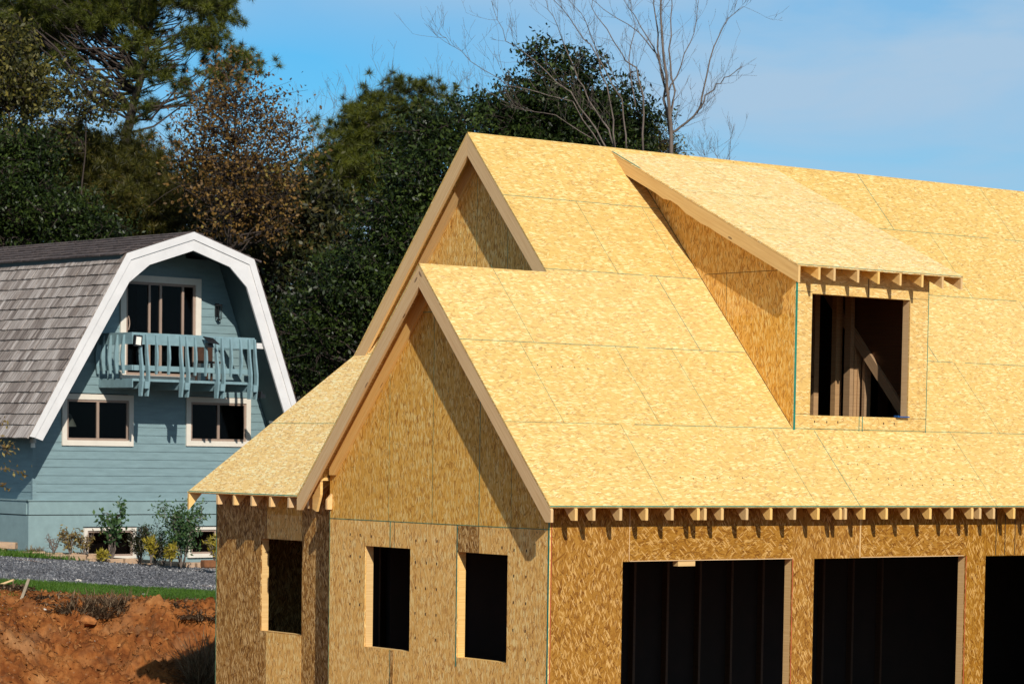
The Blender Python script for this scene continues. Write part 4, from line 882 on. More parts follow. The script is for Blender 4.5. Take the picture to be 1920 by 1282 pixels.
def hz(x, y): return float(hgt(np.array(x), np.array(y)))
# ---- grass
def blades(name, n, xf, yf, hh, ww, mat, lean=.5, zo=.0, kind='stuff', dens=None):
    x = rng.uniform(*xf, n); y = rng.uniform(*yf, n)
    if dens is not None:
        k = dens(x, y) > rng.random(n); x, y = x[k], y[k]
    n = len(x); z = hgt(x, y)+zo; a = rng.uniform(0, 2*np.pi, n); h = rng.uniform(.5, 1.1, n)*hh; l = rng.normal(0, lean, (n, 2))*h[:, None]
    dx = np.cos(a)*ww/2; dy = np.sin(a)*ww/2
    P = np.stack([np.stack([x-dx, y-dy, z], -1), np.stack([x+dx, y+dy, z], -1), np.stack([x+l[:, 0], y+l[:, 1], z+h], -1)], 1).reshape(-1, 3)
    o = quads(name, P, 3, mat); tag(o, kind=kind); return o
def edge(x): return 16.35+.22*np.sin(x*1.3)+.12*np.sin(x*3.7+1)
o = blades("grass", 90000, (-2, 12), (15.7, 18.55), .075, .02, GRASS_L, .5, .0, dens=lambda x, y: np.clip((y-edge(x))*3+.25, 0.0, 1)*np.clip((18.5+.1*np.sin(x*2.3)-y)*6, 0, 1)); tag(o, "mown green grass strip between the clay bank and the gravel drive", "grass")
o = blades("grass", 9000, (-2, 10), (14.6, 16.3), .05, .02, GRASS_L, .5, .02, dens=lambda x, y: (np.sin(x*2.1)*np.sin(y*4+x) > .35)*.5); tag(o, "sparse thin grass scattered over the red clay slope", "grass")
# ---- gravel stones
n = 26000; x = rng.uniform(-1, 13, n); y = rng.uniform(18.35, 25.6, n); z = hgt(x, y)+.035; s = rng.uniform(.010, .034, n)
c = np.stack([x, y, z], -1); d = rng.normal(size=(n, 4, 3)); d /= np.linalg.norm(d, axis=2, keepdims=True); d *= s[:, None, None]
T = c[:, None, :]+d; tri = T[:, [0, 1, 2, 0, 2, 3, 0, 3, 1, 1, 3, 2], :].reshape(-1, 3)
GST = leaf_mat("gravel_stones", [(0.0, (0.05, 0.05, 0.055)), (0.5, (0.13, 0.13, 0.14)), (0.8, (0.25, 0.25, 0.26)), (1, (0.62, 0.60, 0.56))], 0.8, 0.0, .3)
o = quads("gravel_stones", tri, 3, GST); tag(o, "loose pale and grey stones lying on the gravel drive", "gravel", kind='stuff')

def bits(name, n, xf, yf, smin, smax, mat, label, cat, zo=0.0, dens=None, flat=1.0):
    x = rng.uniform(*xf, n); y = rng.uniform(*yf, n)
    if dens is not None: k = dens(x, y) > rng.random(n); x, y = x[k], y[k]
    n = len(x); dg = bpy.context.evaluated_depsgraph_get(); dg.update(); ob = bpy.data.objects['clay_bank']; z = np.zeros(n)
    for i in range(n):
        hit, loc, _, _ = ob.ray_cast((x[i], y[i], 6), (0, 0, -1)); z[i] = loc.z if hit else hz(x[i], y[i])
    s_ = rng.uniform(0, 1, n)**2*(smax-smin)+smin; d = rng.normal(size=(n, 4, 3)); d /= np.linalg.norm(d, axis=2, keepdims=True); d *= s_[:, None, None]; d[:, :, 2] *= flat
    T = np.stack([x, y, z+zo], -1)[:, None, :]+d; tri = T[:, [0, 1, 2, 0, 2, 3, 0, 3, 1, 1, 3, 2], :].reshape(-1, 3)
    o = quads(name, tri, 3, mat); return tag(o, label, cat, kind='stuff')
CLOD = leaf_mat("clay_clods", [(0.0, (0.07, 0.024, 0.008)), (0.5, (0.22, 0.08, 0.02)), (1, (0.40, 0.19, 0.07))], 0.95, 0.0, .1)
LITTER = leaf_mat("leaf_litter", [(0.0, (0.03, 0.02, 0.013)), (0.5, (0.14, 0.085, 0.05)), (1, (0.50, 0.40, 0.30))], 0.8, 0.0, .2)
bits("clay_clods", 15000, (-1, 9), (11.5, 16.4), .006, .065, CLOD, "loose clods of red clay scattered over the bank", "clay clods")
bits("leaf_litter", 5200, (-1, 8.5), (13.2, 16.2), .006, .028, LITTER, "dry leaves and bark scraps strewn along the top of the clay bank", "leaf litter", .015, lambda x, y: .25+.75*(np.sin(x*1.9+1)+np.sin(y*3+x) > .4), .5)

# ---- low wall of stone blocks in front of the garden bed
gwall = empty("garden_wall", (7.2, 25.5, zplane(7.2, 25.5)), "low stepped garden wall of tan stone blocks along the gravel drive", "garden wall")
def blk(c, L_, H_, W_, ang):
    mb = MB(); ca, sa = math.cos(ang), math.sin(ang); j = lambda: random.uniform(-.012, .012)
    P = []
    for zz in (0, H_):
        for sx, sy in ((-1, -1), (1, -1), (1, 1), (-1, 1)):
            lx, ly = sx*(L_/2-.012)+j(), sy*W_/2+j(); P.append((c[0]+lx*ca-ly*sa-7.2, c[1]+lx*sa+ly*ca-25.5, c[2]+zz+j()-zplane(7.2, 25.5)))
    mb.hexa(P); return mb.build("block", [STONE], gwall, bevel=.012)
def run(p0, p1, L_, H_, courses, top0, top1):
    p0, p1 = V(*p0), V(*p1); D_ = np.linalg.norm(p1-p0); n = int(D_/L_); ang = math.atan2(p1[1]-p0[1], p1[0]-p0[0])
    for k in range(courses):
        for i in range(n+1):
            f = (i+.5*(k % 2))/n
            if f > 1.02: continue
            q = p0+(p1-p0)*f; zt = top0+(top1-top0)*round(f*3)/3
            blk((q[0], q[1]+.02*k, zt-(courses-k)*H_), L_, H_-.004, .22, ang)
run((7.0, 25.45), (11.9, 25.6), .42, .13, 2, 1.37, 1.06)
run((5.9, 26.0), (8.6, 26.05), .42, .12, 2, 1.44, 1.36)
run((4.6, 28.2), (6.6, 26.4), .42, .14, 3, 1.98, 1.60)
tag(blades("grass", 9000, (4.2, 8.2), (25.0, 26.6), .10, .03, GRASS_L, .5, .05, dens=lambda x, y: np.clip((8.0-x)/3, 0, 1)*(y < 26.4)), "grass wedge below the stepped end of the garden wall", "grass")

# ---- dead brush, stake, boards and stones on the bank
def stalks(name, pts, label, cat, mat, parent=None, hh=.35, spread=.25, n=400, w=.012, group=None, up=.6):
    P = []
    for (x, y) in pts:
        z = hz(x, y)+.04
        for _ in range(n//len(pts)):
            a = random.uniform(0, 6.28); r = random.uniform(0, spread); b = V(x+r*math.cos(a), y+r*math.sin(a)*.7, z-.03)
            d = nrm(V(random.gauss(0, 1), random.gauss(0, 1), abs(random.gauss(0, up)))); L_ = random.uniform(.3, 1)*hh; s = nrm(np.cross(d, (random.random(), random.random(), 1)))*w/2
            m_ = b+d*L_*.5+V(0, 0, .03); e = b+d*L_-V(0, 0, .02*L_)
            P += [b-s, b+s, m_+s, m_-s, m_-s, m_+s, e+s*.3, e-s*.3]
    o = quads(name, np.array(P), 4, mat); return tag(o, label, cat, group)
def xy(u, v, D): q = at(u, v, D); return (q[0], q[1])
stalks("brush_pile", [xy(u, 1140, D) for u, D in ((170, 45.3), (190, 45.0), (205, 45.3), (150, 45.0), (235, 45.4))], "heap of dry grey brush along the crest of the clay bank", "brush", BRUSHM, n=4200, hh=.42, spread=.40, w=.013, up=.5)
stalks("brush_pile", [xy(u, 1150, D) for u, D in ((110, 45.2), (130, 44.9), (95, 45.5))], "loose dark twigs and dead leaves left of the brush heap", "brush", BRUSHM, n=900, hh=.26, spread=.4, w=.02, up=.2)
stalks("brush_pile", [xy(u, 1130, D) for u, D in ((10, 46.2), (22, 45.9))], "scattered dry bark and leaves at the far left of the clay bank", "brush", BRUSHM, n=700, hh=.2, spread=.4, w=.022, up=.2)
stalks("brush_pile", [xy(u, 1165, D) for u, D in ((340, 45.4), (365, 44.9), (390, 44.9))], "dark broken twigs on the bank next to the wing wall", "brush", BRUSHM, n=900, hh=.28, spread=.35, w=.018, up=.3)
stalks("straw_clump", [xy(u, 1230, D) for u, D in ((378, 43.2), (388, 43.0), (395, 43.4), (384, 43.8))], "clump of hanging dry straw beside the corner of the unfinished house", "dry grass", STRAW, n=1500, hh=.75, spread=.3, w=.012, up=.9)
q = at(36, 1160, 45.3); q[2] = hz(q[0], q[1]); 
mb = MB(); mb.beam((0, 0, -.12), (.16*RT[0], .16*RT[1], .32), .045, .045); st = mb.build("wooden_stake", [STONEWOOD]); st.location = q; tag(st, "weathered wooden stake leaning out of the clay at the left", "stake")
q = at(8, 1126, 46.6); q[2] = hz(q[0], q[1])+.06
mb = MB(); mb.beam(-RT*.18-V(0, 0, .05), RT*.16+V(0, 0, .07), .07, .03); st = mb.build("board_offcut", [LUMBER2]); st.location = q; tag(st, "pale splintered board offcut lying on the clay at the left edge", "board")
def rock(u, v, D, s, mat, label, group=None, grow=.02, name="stone"):
    q = at(u, v, D); q[2] = hz(q[0], q[1])+grow; mb = MB()
    ph = (1+5**.5)/2
    import bmesh
    bm = bmesh.new(); bmesh.ops.create_icosphere(bm, subdivisions=2, radius=s)
    for vt in bm.verts:
        k = 1+.35*mnoise.noise(vt.co*(2.2/s)+Vector((u, v, 0))); vt.co *= k; vt.co.z *= .6
    me = bpy.data.meshes.new(name); bm.to_mesh(me); bm.free(); me.materials.append(mat)
    o = bpy.data.objects.new(name, me); scn.collection.objects.link(o); o.location = q; return tag(o, label, "stone", group)
PALE = plain("pale_stone", (0.55, 0.50, 0.43), 0.8, .12, 12, .3); ORR = plain("orange_clod", (0.42, 0.15, 0.035), 0.95, .25, 9, .8); RUST = plain("rust_brown_stone", (0.22, 0.085, 0.03), .9, .2, 9, .5)
rock(146, 1094, 50, .075, PALE, "white stone on the near edge of the gravel drive")
rock(270, 1113, 48, .05, PALE, "small white stone on the clay below the grass strip, left of the wing wall")
rock(164, 1186, 44.6, .15, ORR, "rounded orange clay boulder below the brush heap", grow=.10, name="clay_boulder")
rock(393, 1174, 45, .08, PALE, "pale stone on the bank next to the wing wall")
rock(83, 1188, 44.8, .04, PALE, "small pale stone below the loose dark twigs")
mb = MB(); q = at(392, 1060, 57.2); mb.box((-.16, -.1, 0), (.16, .1, .16)); o = mb.build("stone_block", [RUST], bevel=.02); o.location = (q[0], q[1]+.0, 1.13); tag(o, "single rust brown block at the right end of the garden wall", "stone block")

# ================================================================== trees
def gz(x, y): return hz(min(max(x, -60), 60), min(y, 60))
def curve(p, q, sag=.0, n=5, jit=.08):
    p, q = np.array(p, float), np.array(q, float); L_ = np.linalg.norm(q-p); out = []
    for i in range(n+1):
        t = i/n; m = p*(1-t)+q*t; m[2] += sag*L_*math.sin(math.pi*t)
        if 0 < i < n: m = m+rng.normal(0, jit*L_/n, 3)
        out.append(m)
    return out
def leaves_quads(C, size, asp, flat=.0, up=None):
    n = len(C); d = rng.normal(size=(n, 3)); d /= np.linalg.norm(d, axis=1, keepdims=True)
    nn = rng.normal(size=(n, 3)); nn[:, 2] += flat; s = np.cross(d, nn); s /= np.linalg.norm(s, axis=1, keepdims=True)+1e-9
    L_ = (size*rng.uniform(.6, 1.25, n))[:, None]; w = L_*asp
    return np.stack([C-d*L_*.5, C+s*w*.5-d*L_*.05, C+d*L_*.5, C-s*w*.5-d*L_*.05], 1).reshape(-1, 3)
def tufts(C, R_, n=26, w=.018, upb=.35):
    m = len(C); D_ = rng.normal(size=(m, n, 3)); D_[:, :, 2] += upb; D_ /= np.linalg.norm(D_, axis=2, keepdims=True)
    L_ = R_*rng.uniform(.6, 1.1, (m, n, 1)); s = np.cross(D_, rng.normal(size=(m, n, 3))); s /= np.linalg.norm(s, axis=2, keepdims=True)+1e-9
    c = C[:, None, :]; b = c+D_*.02
    return np.stack([b-s*w*.5, b+s*w*.5, c+D_*L_], 2).reshape(-1, 3)
def tree(name, label, cat, bu, D, blobs, kind, mat, bark=BARK, leafn=14000, lsize=.16, asp=.45, trunk=None, group=None, tr=.18, clump=.55, nclump=None, twig=True, depth=1.0, hollow=.35):
    """blobs: (u, v, ru, rv) in the frame of the view at depth D, turned into real ellipsoids in space"""
    mpx = D/FPX
    b = at(bu, 845, D); base = V(b[0], b[1], gz(b[0], b[1])-.1)
    T = empty(name, tuple(base), label, cat, group)
    fwh = nrm(V(FW[0], FW[1], 0)); rth = nrm(V(RT[0], RT[1], 0)); Z = V(0, 0, 1)
    el = []
    for (u, v, ru, rv) in blobs:
        c = at(u, v, D)-base; el.append((c, ru*mpx, max(ru, rv)*mpx*.9*depth, rv*mpx))
    top = max(e[0][2]+e[3]*.4 for e in el)
    # trunk
    if trunk is None: tp = [V(0, 0, 0), V(0, 0, top*.35)+rng.normal(0, .15, 3)*[1, 1, 0], np.array([el[0][0][0]*.7, el[0][0][1]*.7, top*.62]), np.array([el[0][0][0], el[0][0][1], top*.93])]
    else: tp = [V(0, 0, 0)]+[at(u, v, D)-base for u, v in trunk]
    # finer trunk polyline
    tpf = []
    for a, c in zip(tp, tp[1:]): tpf += [a*(1-t)+c*t for t in (0, .25, .5, .75)]
    tpf.append(tp[-1]); tpf = [p+(rng.normal(0, .03, 3) if 0 < i else 0) for i, p in enumerate(tpf)]
    Lr = [tr*(1-.88*i/(len(tpf)-1)) for i in range(len(tpf))]
    mb = MB(); mb.tube(tpf, Lr, 8)
    vol = [e[1]*e[2]*e[3] for e in el]; tot = sum(vol); nc = nclump or max(20, int(leafn/260)); C = []
    limbs = []
    for e, v_ in zip(el, vol):
        k = max(3, int(nc*(v_/tot)**.8))
        for _ in range(k):
            while True:
                r = rng.uniform(-1, 1, 3); q_ = r@r
                if hollow*hollow < q_ < 1: break
            C.append(e[0]+rth*r[0]*e[1]+fwh*r[1]*e[2]+Z*r[2]*e[3])
    C = np.array(C); tpa = np.array(tpf)
    for c in C:
        h = max(.1, c[2]-np.linalg.norm((c-tpa[-1])[:2])*.6)
        k = int(np.argmin(np.abs(tpa[:, 2]-h)+.15*np.linalg.norm(tpa[:, :2]-c[:2], axis=1))); s0 = tpa[k]
        L_ = np.linalg.norm(c-s0); r0 = min(Lr[k]*.55, .012+.012*L_)
        cv = curve(s0, c, -.05 if kind == 'pine' else .06, 4, .25); limbs.append(cv); mb.tube(cv, [r0*(1-.8*i/4)*(.7 if kind == 'pine' else 1) for i in range(5)], 5)
    lf = []
    if kind == 'pine':
        nt_ = max(4, int(leafn/len(C)))
        for c in C:
            off = rng.normal(size=(nt_, 3))*clump*np.array([1, 1, .55]); P = c+off
            lf.append(P)
            if twig:
                for p in P[:max(3, nt_//3)]: mb.tube([c-off.mean(0)*0, p], [.014, .006], 3)
        P = np.concatenate(lf); Q = tufts(P, lsize, 105, .0125); crown = ('needles', Q, 3)
    else:
        nl = max(6, int(leafn/len(C)))
        for c in C:
            ns = 5; sub = c+rng.normal(size=(ns, 3))*clump*.75*np.array([1, 1, .7])
            if twig:
                for p in sub: mb.tube([c, (c+p)/2+rng.normal(0, .04, 3), p+(p-c)*.3], [.014, .009, .004], 3)
            P = np.repeat(sub, nl//ns+1, axis=0); P = P+rng.normal(size=P.shape)*clump*.42; lf.append(P)
        P = np.concatenate(lf); Q = leaves_quads(P, lsize, asp, .6); crown = ('leaves', Q, 4)
    mb.build("trunk", [bark], T, smooth=True, uv=False)
    quads("crown", crown[1], crown[2], mat, T)
    return T

# 1 tall pine over the left of the picture
tree("pine_tree", "tall pine towering behind the blue house with dark open tufted crown", "tree", 225, 84,
     [(290, 60, 70, 55), (370, 45, 62, 38), (300, 130, 70, 35), (430, 130, 50, 28), (150, 40, 90, 26), (150, 112, 70, 9), (250, 200, 38, 28), (470, 118, 26, 18), (400, 90, 60, 40), (280, -20, 150, 40), (380, 160, 50, 20), (60, 40, 80, 45), (410, 20, 30, 25), (40, 10, 110, 60), (140, 20, 100, 40)],
     'pine', PINE_L, trunk=[(232, 420), (238, 250), (262, 150), (283, 60), (292, -30)], tr=.24, leafn=1900, lsize=.27, clump=.33, nclump=100, hollow=.2)
tree("pine_tree", "second tall pine closing the top left corner of the view", "tree", 40, 88,
     [(60, 45, 100, 40), (10, 100, 70, 50), (150, 25, 90, 30), (100, 80, 50, 22), (-60, 60, 80, 90), (250, 0, 80, 26), (40, 190, 60, 40)],
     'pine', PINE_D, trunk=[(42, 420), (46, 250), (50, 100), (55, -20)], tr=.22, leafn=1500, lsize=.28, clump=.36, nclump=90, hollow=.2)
# 2 yellowing broadleaf at the left edge
tree("broadleaf_tree", "yellowing broadleaf tree at the top left edge of the view", "tree", -30, 74,
     [(20, 180, 60, 70), (40, 130, 60, 50), (70, 160, 45, 40), (10, 90, 50, 50), (30, 280, 60, 60), (-60, 150, 80, 160)], 'leaf', YEL_L, leafn=11000, lsize=.16, clump=.42, nclump=95, tr=.16)
tree("young_tree", "slender tree with sparse yellow leaves in front of the tall pine", "tree", 120, 78,
     [(160, 190, 60, 30), (120, 170, 30, 40), (190, 170, 30, 22), (110, 240, 40, 30)], 'leaf', YEL_L, leafn=1500, lsize=.17, clump=.4, nclump=40, tr=.09)
# 3 holly like mass above the shake roof
tree("holly_tree", "glossy dark holly rising directly behind the shake roof ridge", "tree", 60, 71,
     [(60, 400, 100, 70), (130, 420, 80, 45), (10, 330, 70, 70), (40, 300, 55, 60), (-60, 380, 90, 130), (170, 470, 60, 40)], 'leaf', MAG_L, leafn=42000, lsize=.125, clump=.42, nclump=190, tr=.15)
# 4 low pines behind the house
tree("pine_tree", "low olive green pine between the holly and the brown oak", "tree", 210, 80,
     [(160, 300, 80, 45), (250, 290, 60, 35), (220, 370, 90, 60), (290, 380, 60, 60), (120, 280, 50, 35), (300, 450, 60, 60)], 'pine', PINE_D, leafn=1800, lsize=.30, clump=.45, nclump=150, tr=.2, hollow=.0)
tree("evergreen_tree", "shadowy evergreen far behind the peak of the blue house", "tree", 330, 92,
     [(300, 400, 90, 90), (400, 430, 100, 110), (480, 400, 90, 110), (230, 430, 90, 80), (150, 400, 110, 110), (60, 330, 110, 110)], 'leaf', DK_L, leafn=34000, lsize=.26, clump=.6, nclump=230, tr=.2, hollow=.0)
# 5 brown oak
tree("oak_tree", "oak with dry rust brown leaves above the blue house peak", "tree", 400, 76,
     [(440, 240, 85, 60), (400, 200, 55, 40), (480, 200, 55, 35), (400, 330, 80, 60), (490, 320, 80, 70), (350, 260, 30, 45), (420, 150, 40, 30), (460, 410, 90, 50), (540, 270, 30, 60)],
     'leaf', OAK_L, bark=BARK, leafn=7600, lsize=.12, asp=.6, clump=.5, nclump=130, tr=.16, hollow=.1)
# 6 centre pine and neighbours
tree("pine_tree", "bushy pine with upright green tufts left of the tall gable", "tree", 690, 82,
     [(720, 230, 60, 40), (790, 240, 40, 45), (670, 260, 50, 45), (640, 330, 60, 60), (700, 330, 70, 70), (780, 200, 26, 14), (700, 175, 9, 9), (738, 165, 9, 9), (765, 170, 8, 8), (795, 166, 9, 9), (822, 178, 9, 9), (660, 205, 10, 10), (635, 235, 12, 12), (715, 192, 22, 12), (620, 400, 50, 70), (570, 450, 50, 80)], 'pine', PINE_L, leafn=2100, lsize=.27, clump=.30, nclump=210, tr=.2, hollow=.1)
tree("magnolia_tree", "dark glossy magnolia filling the space left of the big gable", "tree", 720, 70,
     [(800, 330, 60, 100), (820, 260, 45, 50), (845, 215, 16, 14), (800, 225, 16, 16), (875, 235, 12, 14), (740, 440, 80, 80), (680, 560, 100, 110), (790, 460, 60, 90), (600, 640, 90, 100), (760, 560, 90, 90), (860, 250, 30, 35)], 'leaf', MAG_L, leafn=70000, lsize=.135, clump=.42, nclump=330, tr=.2, hollow=.1)
tree("evergreen_tree", "dark evergreen in shade behind the right roof slope of the blue house", "tree", 560, 80,
     [(560, 420, 70, 90), (520, 540, 80, 110), (600, 520, 80, 100), (640, 660, 110, 90), (560, 680, 90, 110), (700, 640, 90, 90), (480, 440, 60, 70)], 'leaf', DK_L, leafn=34000, lsize=.22, clump=.5, nclump=230, tr=.2, hollow=.0)
# 7 magnolia behind the ridge
tree("magnolia_tree", "magnolia with pointed dark crown standing above the long roof ridge", "tree", 1050, 74,
     [(1012, 92, 14, 14), (1010, 122, 30, 30), (970, 150, 22, 20), (990, 170, 45, 30), (1055, 120, 18, 16), (1060, 160, 40, 30), (1112, 128, 14, 12), (1105, 160, 18, 22), (905, 200, 16, 14), (1175, 180, 16, 14), (1205, 225, 16, 22), (990, 225, 95, 45), (1080, 230, 90, 55), (1150, 215, 55, 42), (940, 210, 48, 28), (1180, 250, 45, 45), (1000, 290, 110, 40), (1120, 300, 100, 40)], 'leaf', MAG_L, leafn=34000, lsize=.15, clump=.34, nclump=190, tr=.2, hollow=.45)
tree("willow_tree", "small olive leaved tree to the right of the pointed magnolia", "tree", 1205, 76,
     [(1205, 265, 45, 35), (1235, 285, 35, 20), (1180, 250, 25, 25)], 'leaf', YEL_L, leafn=4000, lsize=.12, asp=.3, clump=.3, nclump=60, tr=.1)

# ---- bare trees
def bare(name, label, D, bu, limbs, r0, twigs=3, tl=1.0, lv=3, mat=BARK_G, group=None, seed=1, upb=.5):
    rs = np.random.default_rng(seed); b = at(bu, 845, D); base = V(b[0], b[1], gz(b[0], b[1])-.1)
    T = empty(name, tuple(base), label, "tree", group); mb = MB(); br = MB()
    def sub(p, d, L_, r, lvl):
        n = 4; pts = [p]; dd = d.copy()
        for i in range(n):
            dd = dd+rs.normal(0, .085, 3)+V(0, 0, .06); dd /= np.linalg.norm(dd); pts.append(pts[-1]+dd*L_/n)
        br.tube(pts, [max(.003, r*(1-.75*i/n)) for i in range(n+1)], 4 if lvl < 2 else 3)
        if lvl < lv:
            for k in range(rs.integers(1, 4)):
                i = rs.integers(1, n+1); a = dd*.8+rs.normal(0, .55, 3)*V(1, 1, .7)+V(0, 0, upb*.5); a /= np.linalg.norm(a); sub(pts[i], a, L_*rs.uniform(.4, .7), r*.5, lvl+1)
    for (pts, ra) in limbs:
        off = rs.uniform(-1.2, 1.2)
        P = [at(u, v, D)-base+nrm(V(FW[0], FW[1], 0))*off*(i/len(pts)) for i, (u, v) in enumerate(pts)]
        F = []
        for i in range(len(P)-1): F += [P[i]*(1-t)+P[i+1]*t for t in (0, .33, .66)]
        F.append(P[-1]); F = [f+rs.normal(0, .022, 3) for f in F]; n = len(F)
        (mb if ra > .05 else br).tube(F, [max(.006, ra*(1-.8*i/(n-1))) for i in range(n)], 7 if ra > .05 else 5)
        for i in range(2, n):
            for _ in range(twigs if rs.random() < .8 else 1):
                if rs.random() < .45: continue
                d = F[i]-F[i-1]; d /= np.linalg.norm(d); a = d*.7+rs.normal(0, .5, 3)+V(0, 0, upb*.3); a /= np.linalg.norm(a)
                sub(F[i], a, tl*rs.uniform(.5, 1.1), max(.005, ra*.2*(1-i/n)), 1)
    g_ = at(bu, 845, D)-base; mb.tube([V(0, 0, 0), V(g_[0], g_[1], 3)*V(1, 1, 1), at(limbs[0][0][0][0], limbs[0][0][0][1], D)-base], [r0*1.3, r0*.9, limbs[0][1]], 8)
    mb.build("trunk", [mat], T, smooth=True, uv=False); br.build("branches", [mat], T, smooth=True, uv=False); return T
bare("bare_tree", "leafless tree with paired straight stems rising behind the ridge at centre right", 72, 1260,
     [([(1259, 330), (1257, 240), (1250, 170), (1243, 90), (1236, 0), (1232, -60)], .062), ([(1257, 250), (1246, 190), (1236, 120), (1228, 40), (1222, -40)], .045), ([(1256, 235), (1264, 170), (1255, 90), (1262, 0), (1264, -40)], .035),
      ([(1258, 249), (1285, 232), (1306, 214), (1325, 185), (1341, 162), (1365, 148), (1390, 132)], .035), ([(1306, 214), (1319, 166), (1337, 92), (1363, 39), (1392, 16)], .028), ([(1250, 180), (1275, 120), (1300, 60), (1310, -10)], .022),
      ([(1246, 150), (1225, 90), (1190, 30), (1160, -20)], .024), ([(1236, 110), (1200, 60), (1130, 15), (1090, -20)], .018)], .07, twigs=2, tl=.95, seed=3, upb=1.0)
bare("bare_tree", "leafless tree sweeping long thin branches to the upper left across the magnolia", 70, 1160,
     [([(1160, 300), (1140, 240), (1105, 190), (1085, 145), (1060, 80), (1035, 25), (1015, -20)], .028), ([(1130, 280), (1075, 192), (1010, 175), (950, 160), (885, 118), (855, 90), (826, 66)], .017),
      ([(1155, 280), (1145, 195), (1122, 110), (1100, 45), (1065, 0)], .024), ([(1175, 290), (1165, 190), (1120, 110), (1080, 60), (1040, 10), (1020, -30)], .024), ([(1150, 300), (1120, 250), (1070, 175), (1000, 110), (950, 75), (925, 13)], .026),
      ([(1205, 290), (1206, 180), (1190, 130), (1165, 110), (1120, 35), (1100, -20)], .03), ([(1190, 200), (1180, 110), (1190, 40), (1180, -20)], .02), ([(1110, 260), (1040, 215), (985, 205), (940, 190)], .014)], .05, twigs=2, tl=.95, seed=5, upb=1.0)
tb = [(620, 860, 'leafless twiggy tree behind the bushy pine', [([(690, 300), (680, 220), (665, 165)], .02), ([(700, 290), (710, 200), (720, 150)], .018), ([(690, 280), (650, 220), (632, 185)], .016)]),
      (850, 880, 'leafless twiggy tree just left of the pointed magnolia', [([(850, 300), (848, 230), (843, 170)], .02), ([(850, 280), (870, 220), (880, 165)], .018), ([(845, 280), (825, 215), (815, 170)], .014)]),
      (560, 900, 'leafless twiggy tree in the gap between brown oak and bushy pine', [([(570, 330), (560, 260), (548, 220)], .02), ([(575, 320), (590, 250), (600, 210)], .018), ([(570, 300), (600, 270), (620, 225)], .014)]),
      (1350, 900, 'faint leafless tree top peeping over the long ridge', [([(1345, 340), (1345, 300), (1340, 278)], .018), ([(1350, 340), (1360, 305), (1368, 284)], .014), ([(1340, 340), (1325, 305), (1318, 285)], .014)])]
for i, (bu, d_, lab, lm) in enumerate(tb): bare("bare_tree", lab, 88, bu, lm, .06, twigs=4, tl=1.0, seed=20+i, upb=1.2)

# ---- shrubs in the garden bed
def gbz(x, y): return float(zplane(np.array(x), np.array(y)))+.10
def shrub(name, label, u, v, D, w, h, mat, n, ls, asp=.4, stems=6, group=None, kind='leaf', lean=.35):
    q = at(u, v, D); base = V(q[0], q[1], q[2]); T = empty(name, tuple(base), label, "shrub", group); mb = MB(); tips = []
    for i in range(stems):
        a = 6.28*i/stems+rng.uniform(0, .8); e = V(math.cos(a)*w*rng.uniform(.2, .9), math.sin(a)*w*rng.uniform(.2, .9), h*rng.uniform(.65, 1.0)); cv = curve((0, 0, -.05), e, .06, 5, .15)
        mb.tube(cv, [.014-.002*k for k in range(6)], 4)
        for k in range(2, 6):
            for _ in range(2):
                d = rng.normal(0, 1, 3)*V(1, 1, .6)+V(0, 0, .4); t_ = cv[k]+nrm(d)*w*rng.uniform(.15, .4); mb.tube([cv[k], t_], [.007, .004], 3); tips.append(t_)
            tips.append(cv[k])
    mb.build("stems", [BARK_G], T, uv=False)
    if n:
        tips = np.array(tips); P = tips[rng.integers(0, len(tips), n)]+rng.normal(size=(n, 3))*w*.13
        if kind == 'spike':
            quads("leaves", tufts(tips[rng.integers(0, len(tips), n//14)], ls, 14, .035, .9), 3, mat, T)
        else: quads("leaves", leaves_quads(P, ls, asp, .5), 4, mat, T)
    return T
shrub("sapling", "young green sapling in front of the left basement window", 210, 1046, 57.6, .42, 1.12, SHRUB_L, 420, .11, .55, 5)
shrub("shrub", "largest green shrub with pale stems, left of the right basement window", 340, 1060, 57.6, .62, 1.30, SHRUB_L, 2300, .10, .35, 11)
shrub("shrub", "dark green bush immediately right of the left basement window", 262, 1052, 57.9, .30, .70, DK_L, 1300, .08, .3, 7)
shrub("shrub", "narrow dark green upright bush between two yellow spiky plants", 290, 1053, 58.1, .30, .78, SHRUB_L, 900, .07, .25, 7)
shrub("shrub", "low bronze green bush behind the largest green shrub", 306, 1056, 57.9, .34, .55, DK_L, 900, .08, .3, 7)
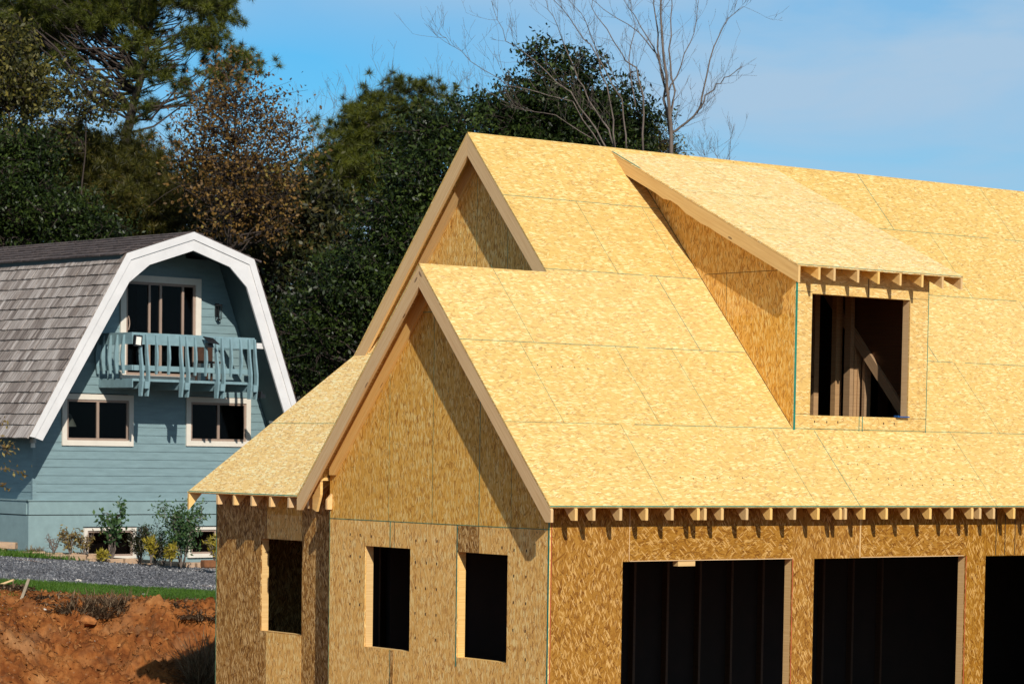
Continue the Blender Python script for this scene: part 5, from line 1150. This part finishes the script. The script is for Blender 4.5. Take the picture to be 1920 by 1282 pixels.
for i, (u, v, w_, h_, lab) in enumerate(((283, 1050, .17, .42, "yellow spiky plant next to the narrow upright bush"), (320, 1056, .17, .36, "yellow spiky plant just left of the largest shrub"),
                                         (402, 1052, .22, .48, "yellow spiky plant beside the corner of the wing wall"), (192, 1047, .16, .12, "low yellow plant at the foot of the young sapling"))):
    shrub("yellow_plant", lab, u, v, 57.2, w_, h_, YSH_L, 420, .14, .3, 6, group="yellow plants in the garden bed", kind='spike')
shrub("shrub", "brown tipped shrub between the bare twigs and the left basement window", 132, 1036, 57.3, .28, .48, BSH_L, 330, .09, .4, 8)
shrub("shrub", "sparse brown shrub at the left jamb of the left basement window", 158, 1037, 57.4, .26, .46, BSH_L, 200, .09, .4, 7)
shrub("bare_shrub", "leafless clump of thin twigs at the left of the garden bed", 100, 1034, 57.2, .24, .36, BSH_L, 0, .09, .4, 9)
stalks("straw_clump", [xy(70, 1030, 57.6), xy(62, 1030, 57.6)], "tuft of dry grass beside the steps of the garden wall", "dry grass", STRAW, n=350, hh=.25, spread=.2, w=.014, up=1)
# twig of a small tree reaching in at the left edge, nearer than the blue house
def edge_tree():
    D = 50; b = at(-60, 900, D); base = V(b[0], b[1], gz(b[0], b[1])); T = empty("young_tree", tuple(base), "young tree reaching yellow leafed twigs into the left edge of the view", "tree"); mb = MB(); tips = []
    tr_ = [V(0, 0, 0)]+[at(u, v, D)-base for u, v in ((-62, 950), (-50, 860), (-40, 760))]; mb.tube(tr_, [.05, .04, .03, .015], 7)
    for pts in ([(-55, 900), (-25, 860), (5, 840), (22, 838)], [(-50, 880), (-20, 880), (12, 878), (45, 885)], [(-45, 820), (-15, 800), (8, 790)], [(-58, 930), (-20, 905), (10, 912)], [(-50, 860), (-10, 825), (18, 850)]):
        cv = [at(u, v, D)-base for u, v in pts]; mb.tube(cv, [.014, .010, .007, .004][:len(cv)], 4)
        for a, c in zip(cv[1:], cv[2:]+[cv[-1]]):
            for t in (.0, .33, .66): tips.append(a*(1-t)+c*t)
    mb.build("trunk", [BARK_G], T, uv=False); tips = np.array(tips); P = tips[rng.integers(0, len(tips), 120)]+rng.normal(size=(120, 3))*.06
    quads("leaves", leaves_quads(P, .10, .45, .5), 4, YSH_L if False else BSH_L, T)
edge_tree()
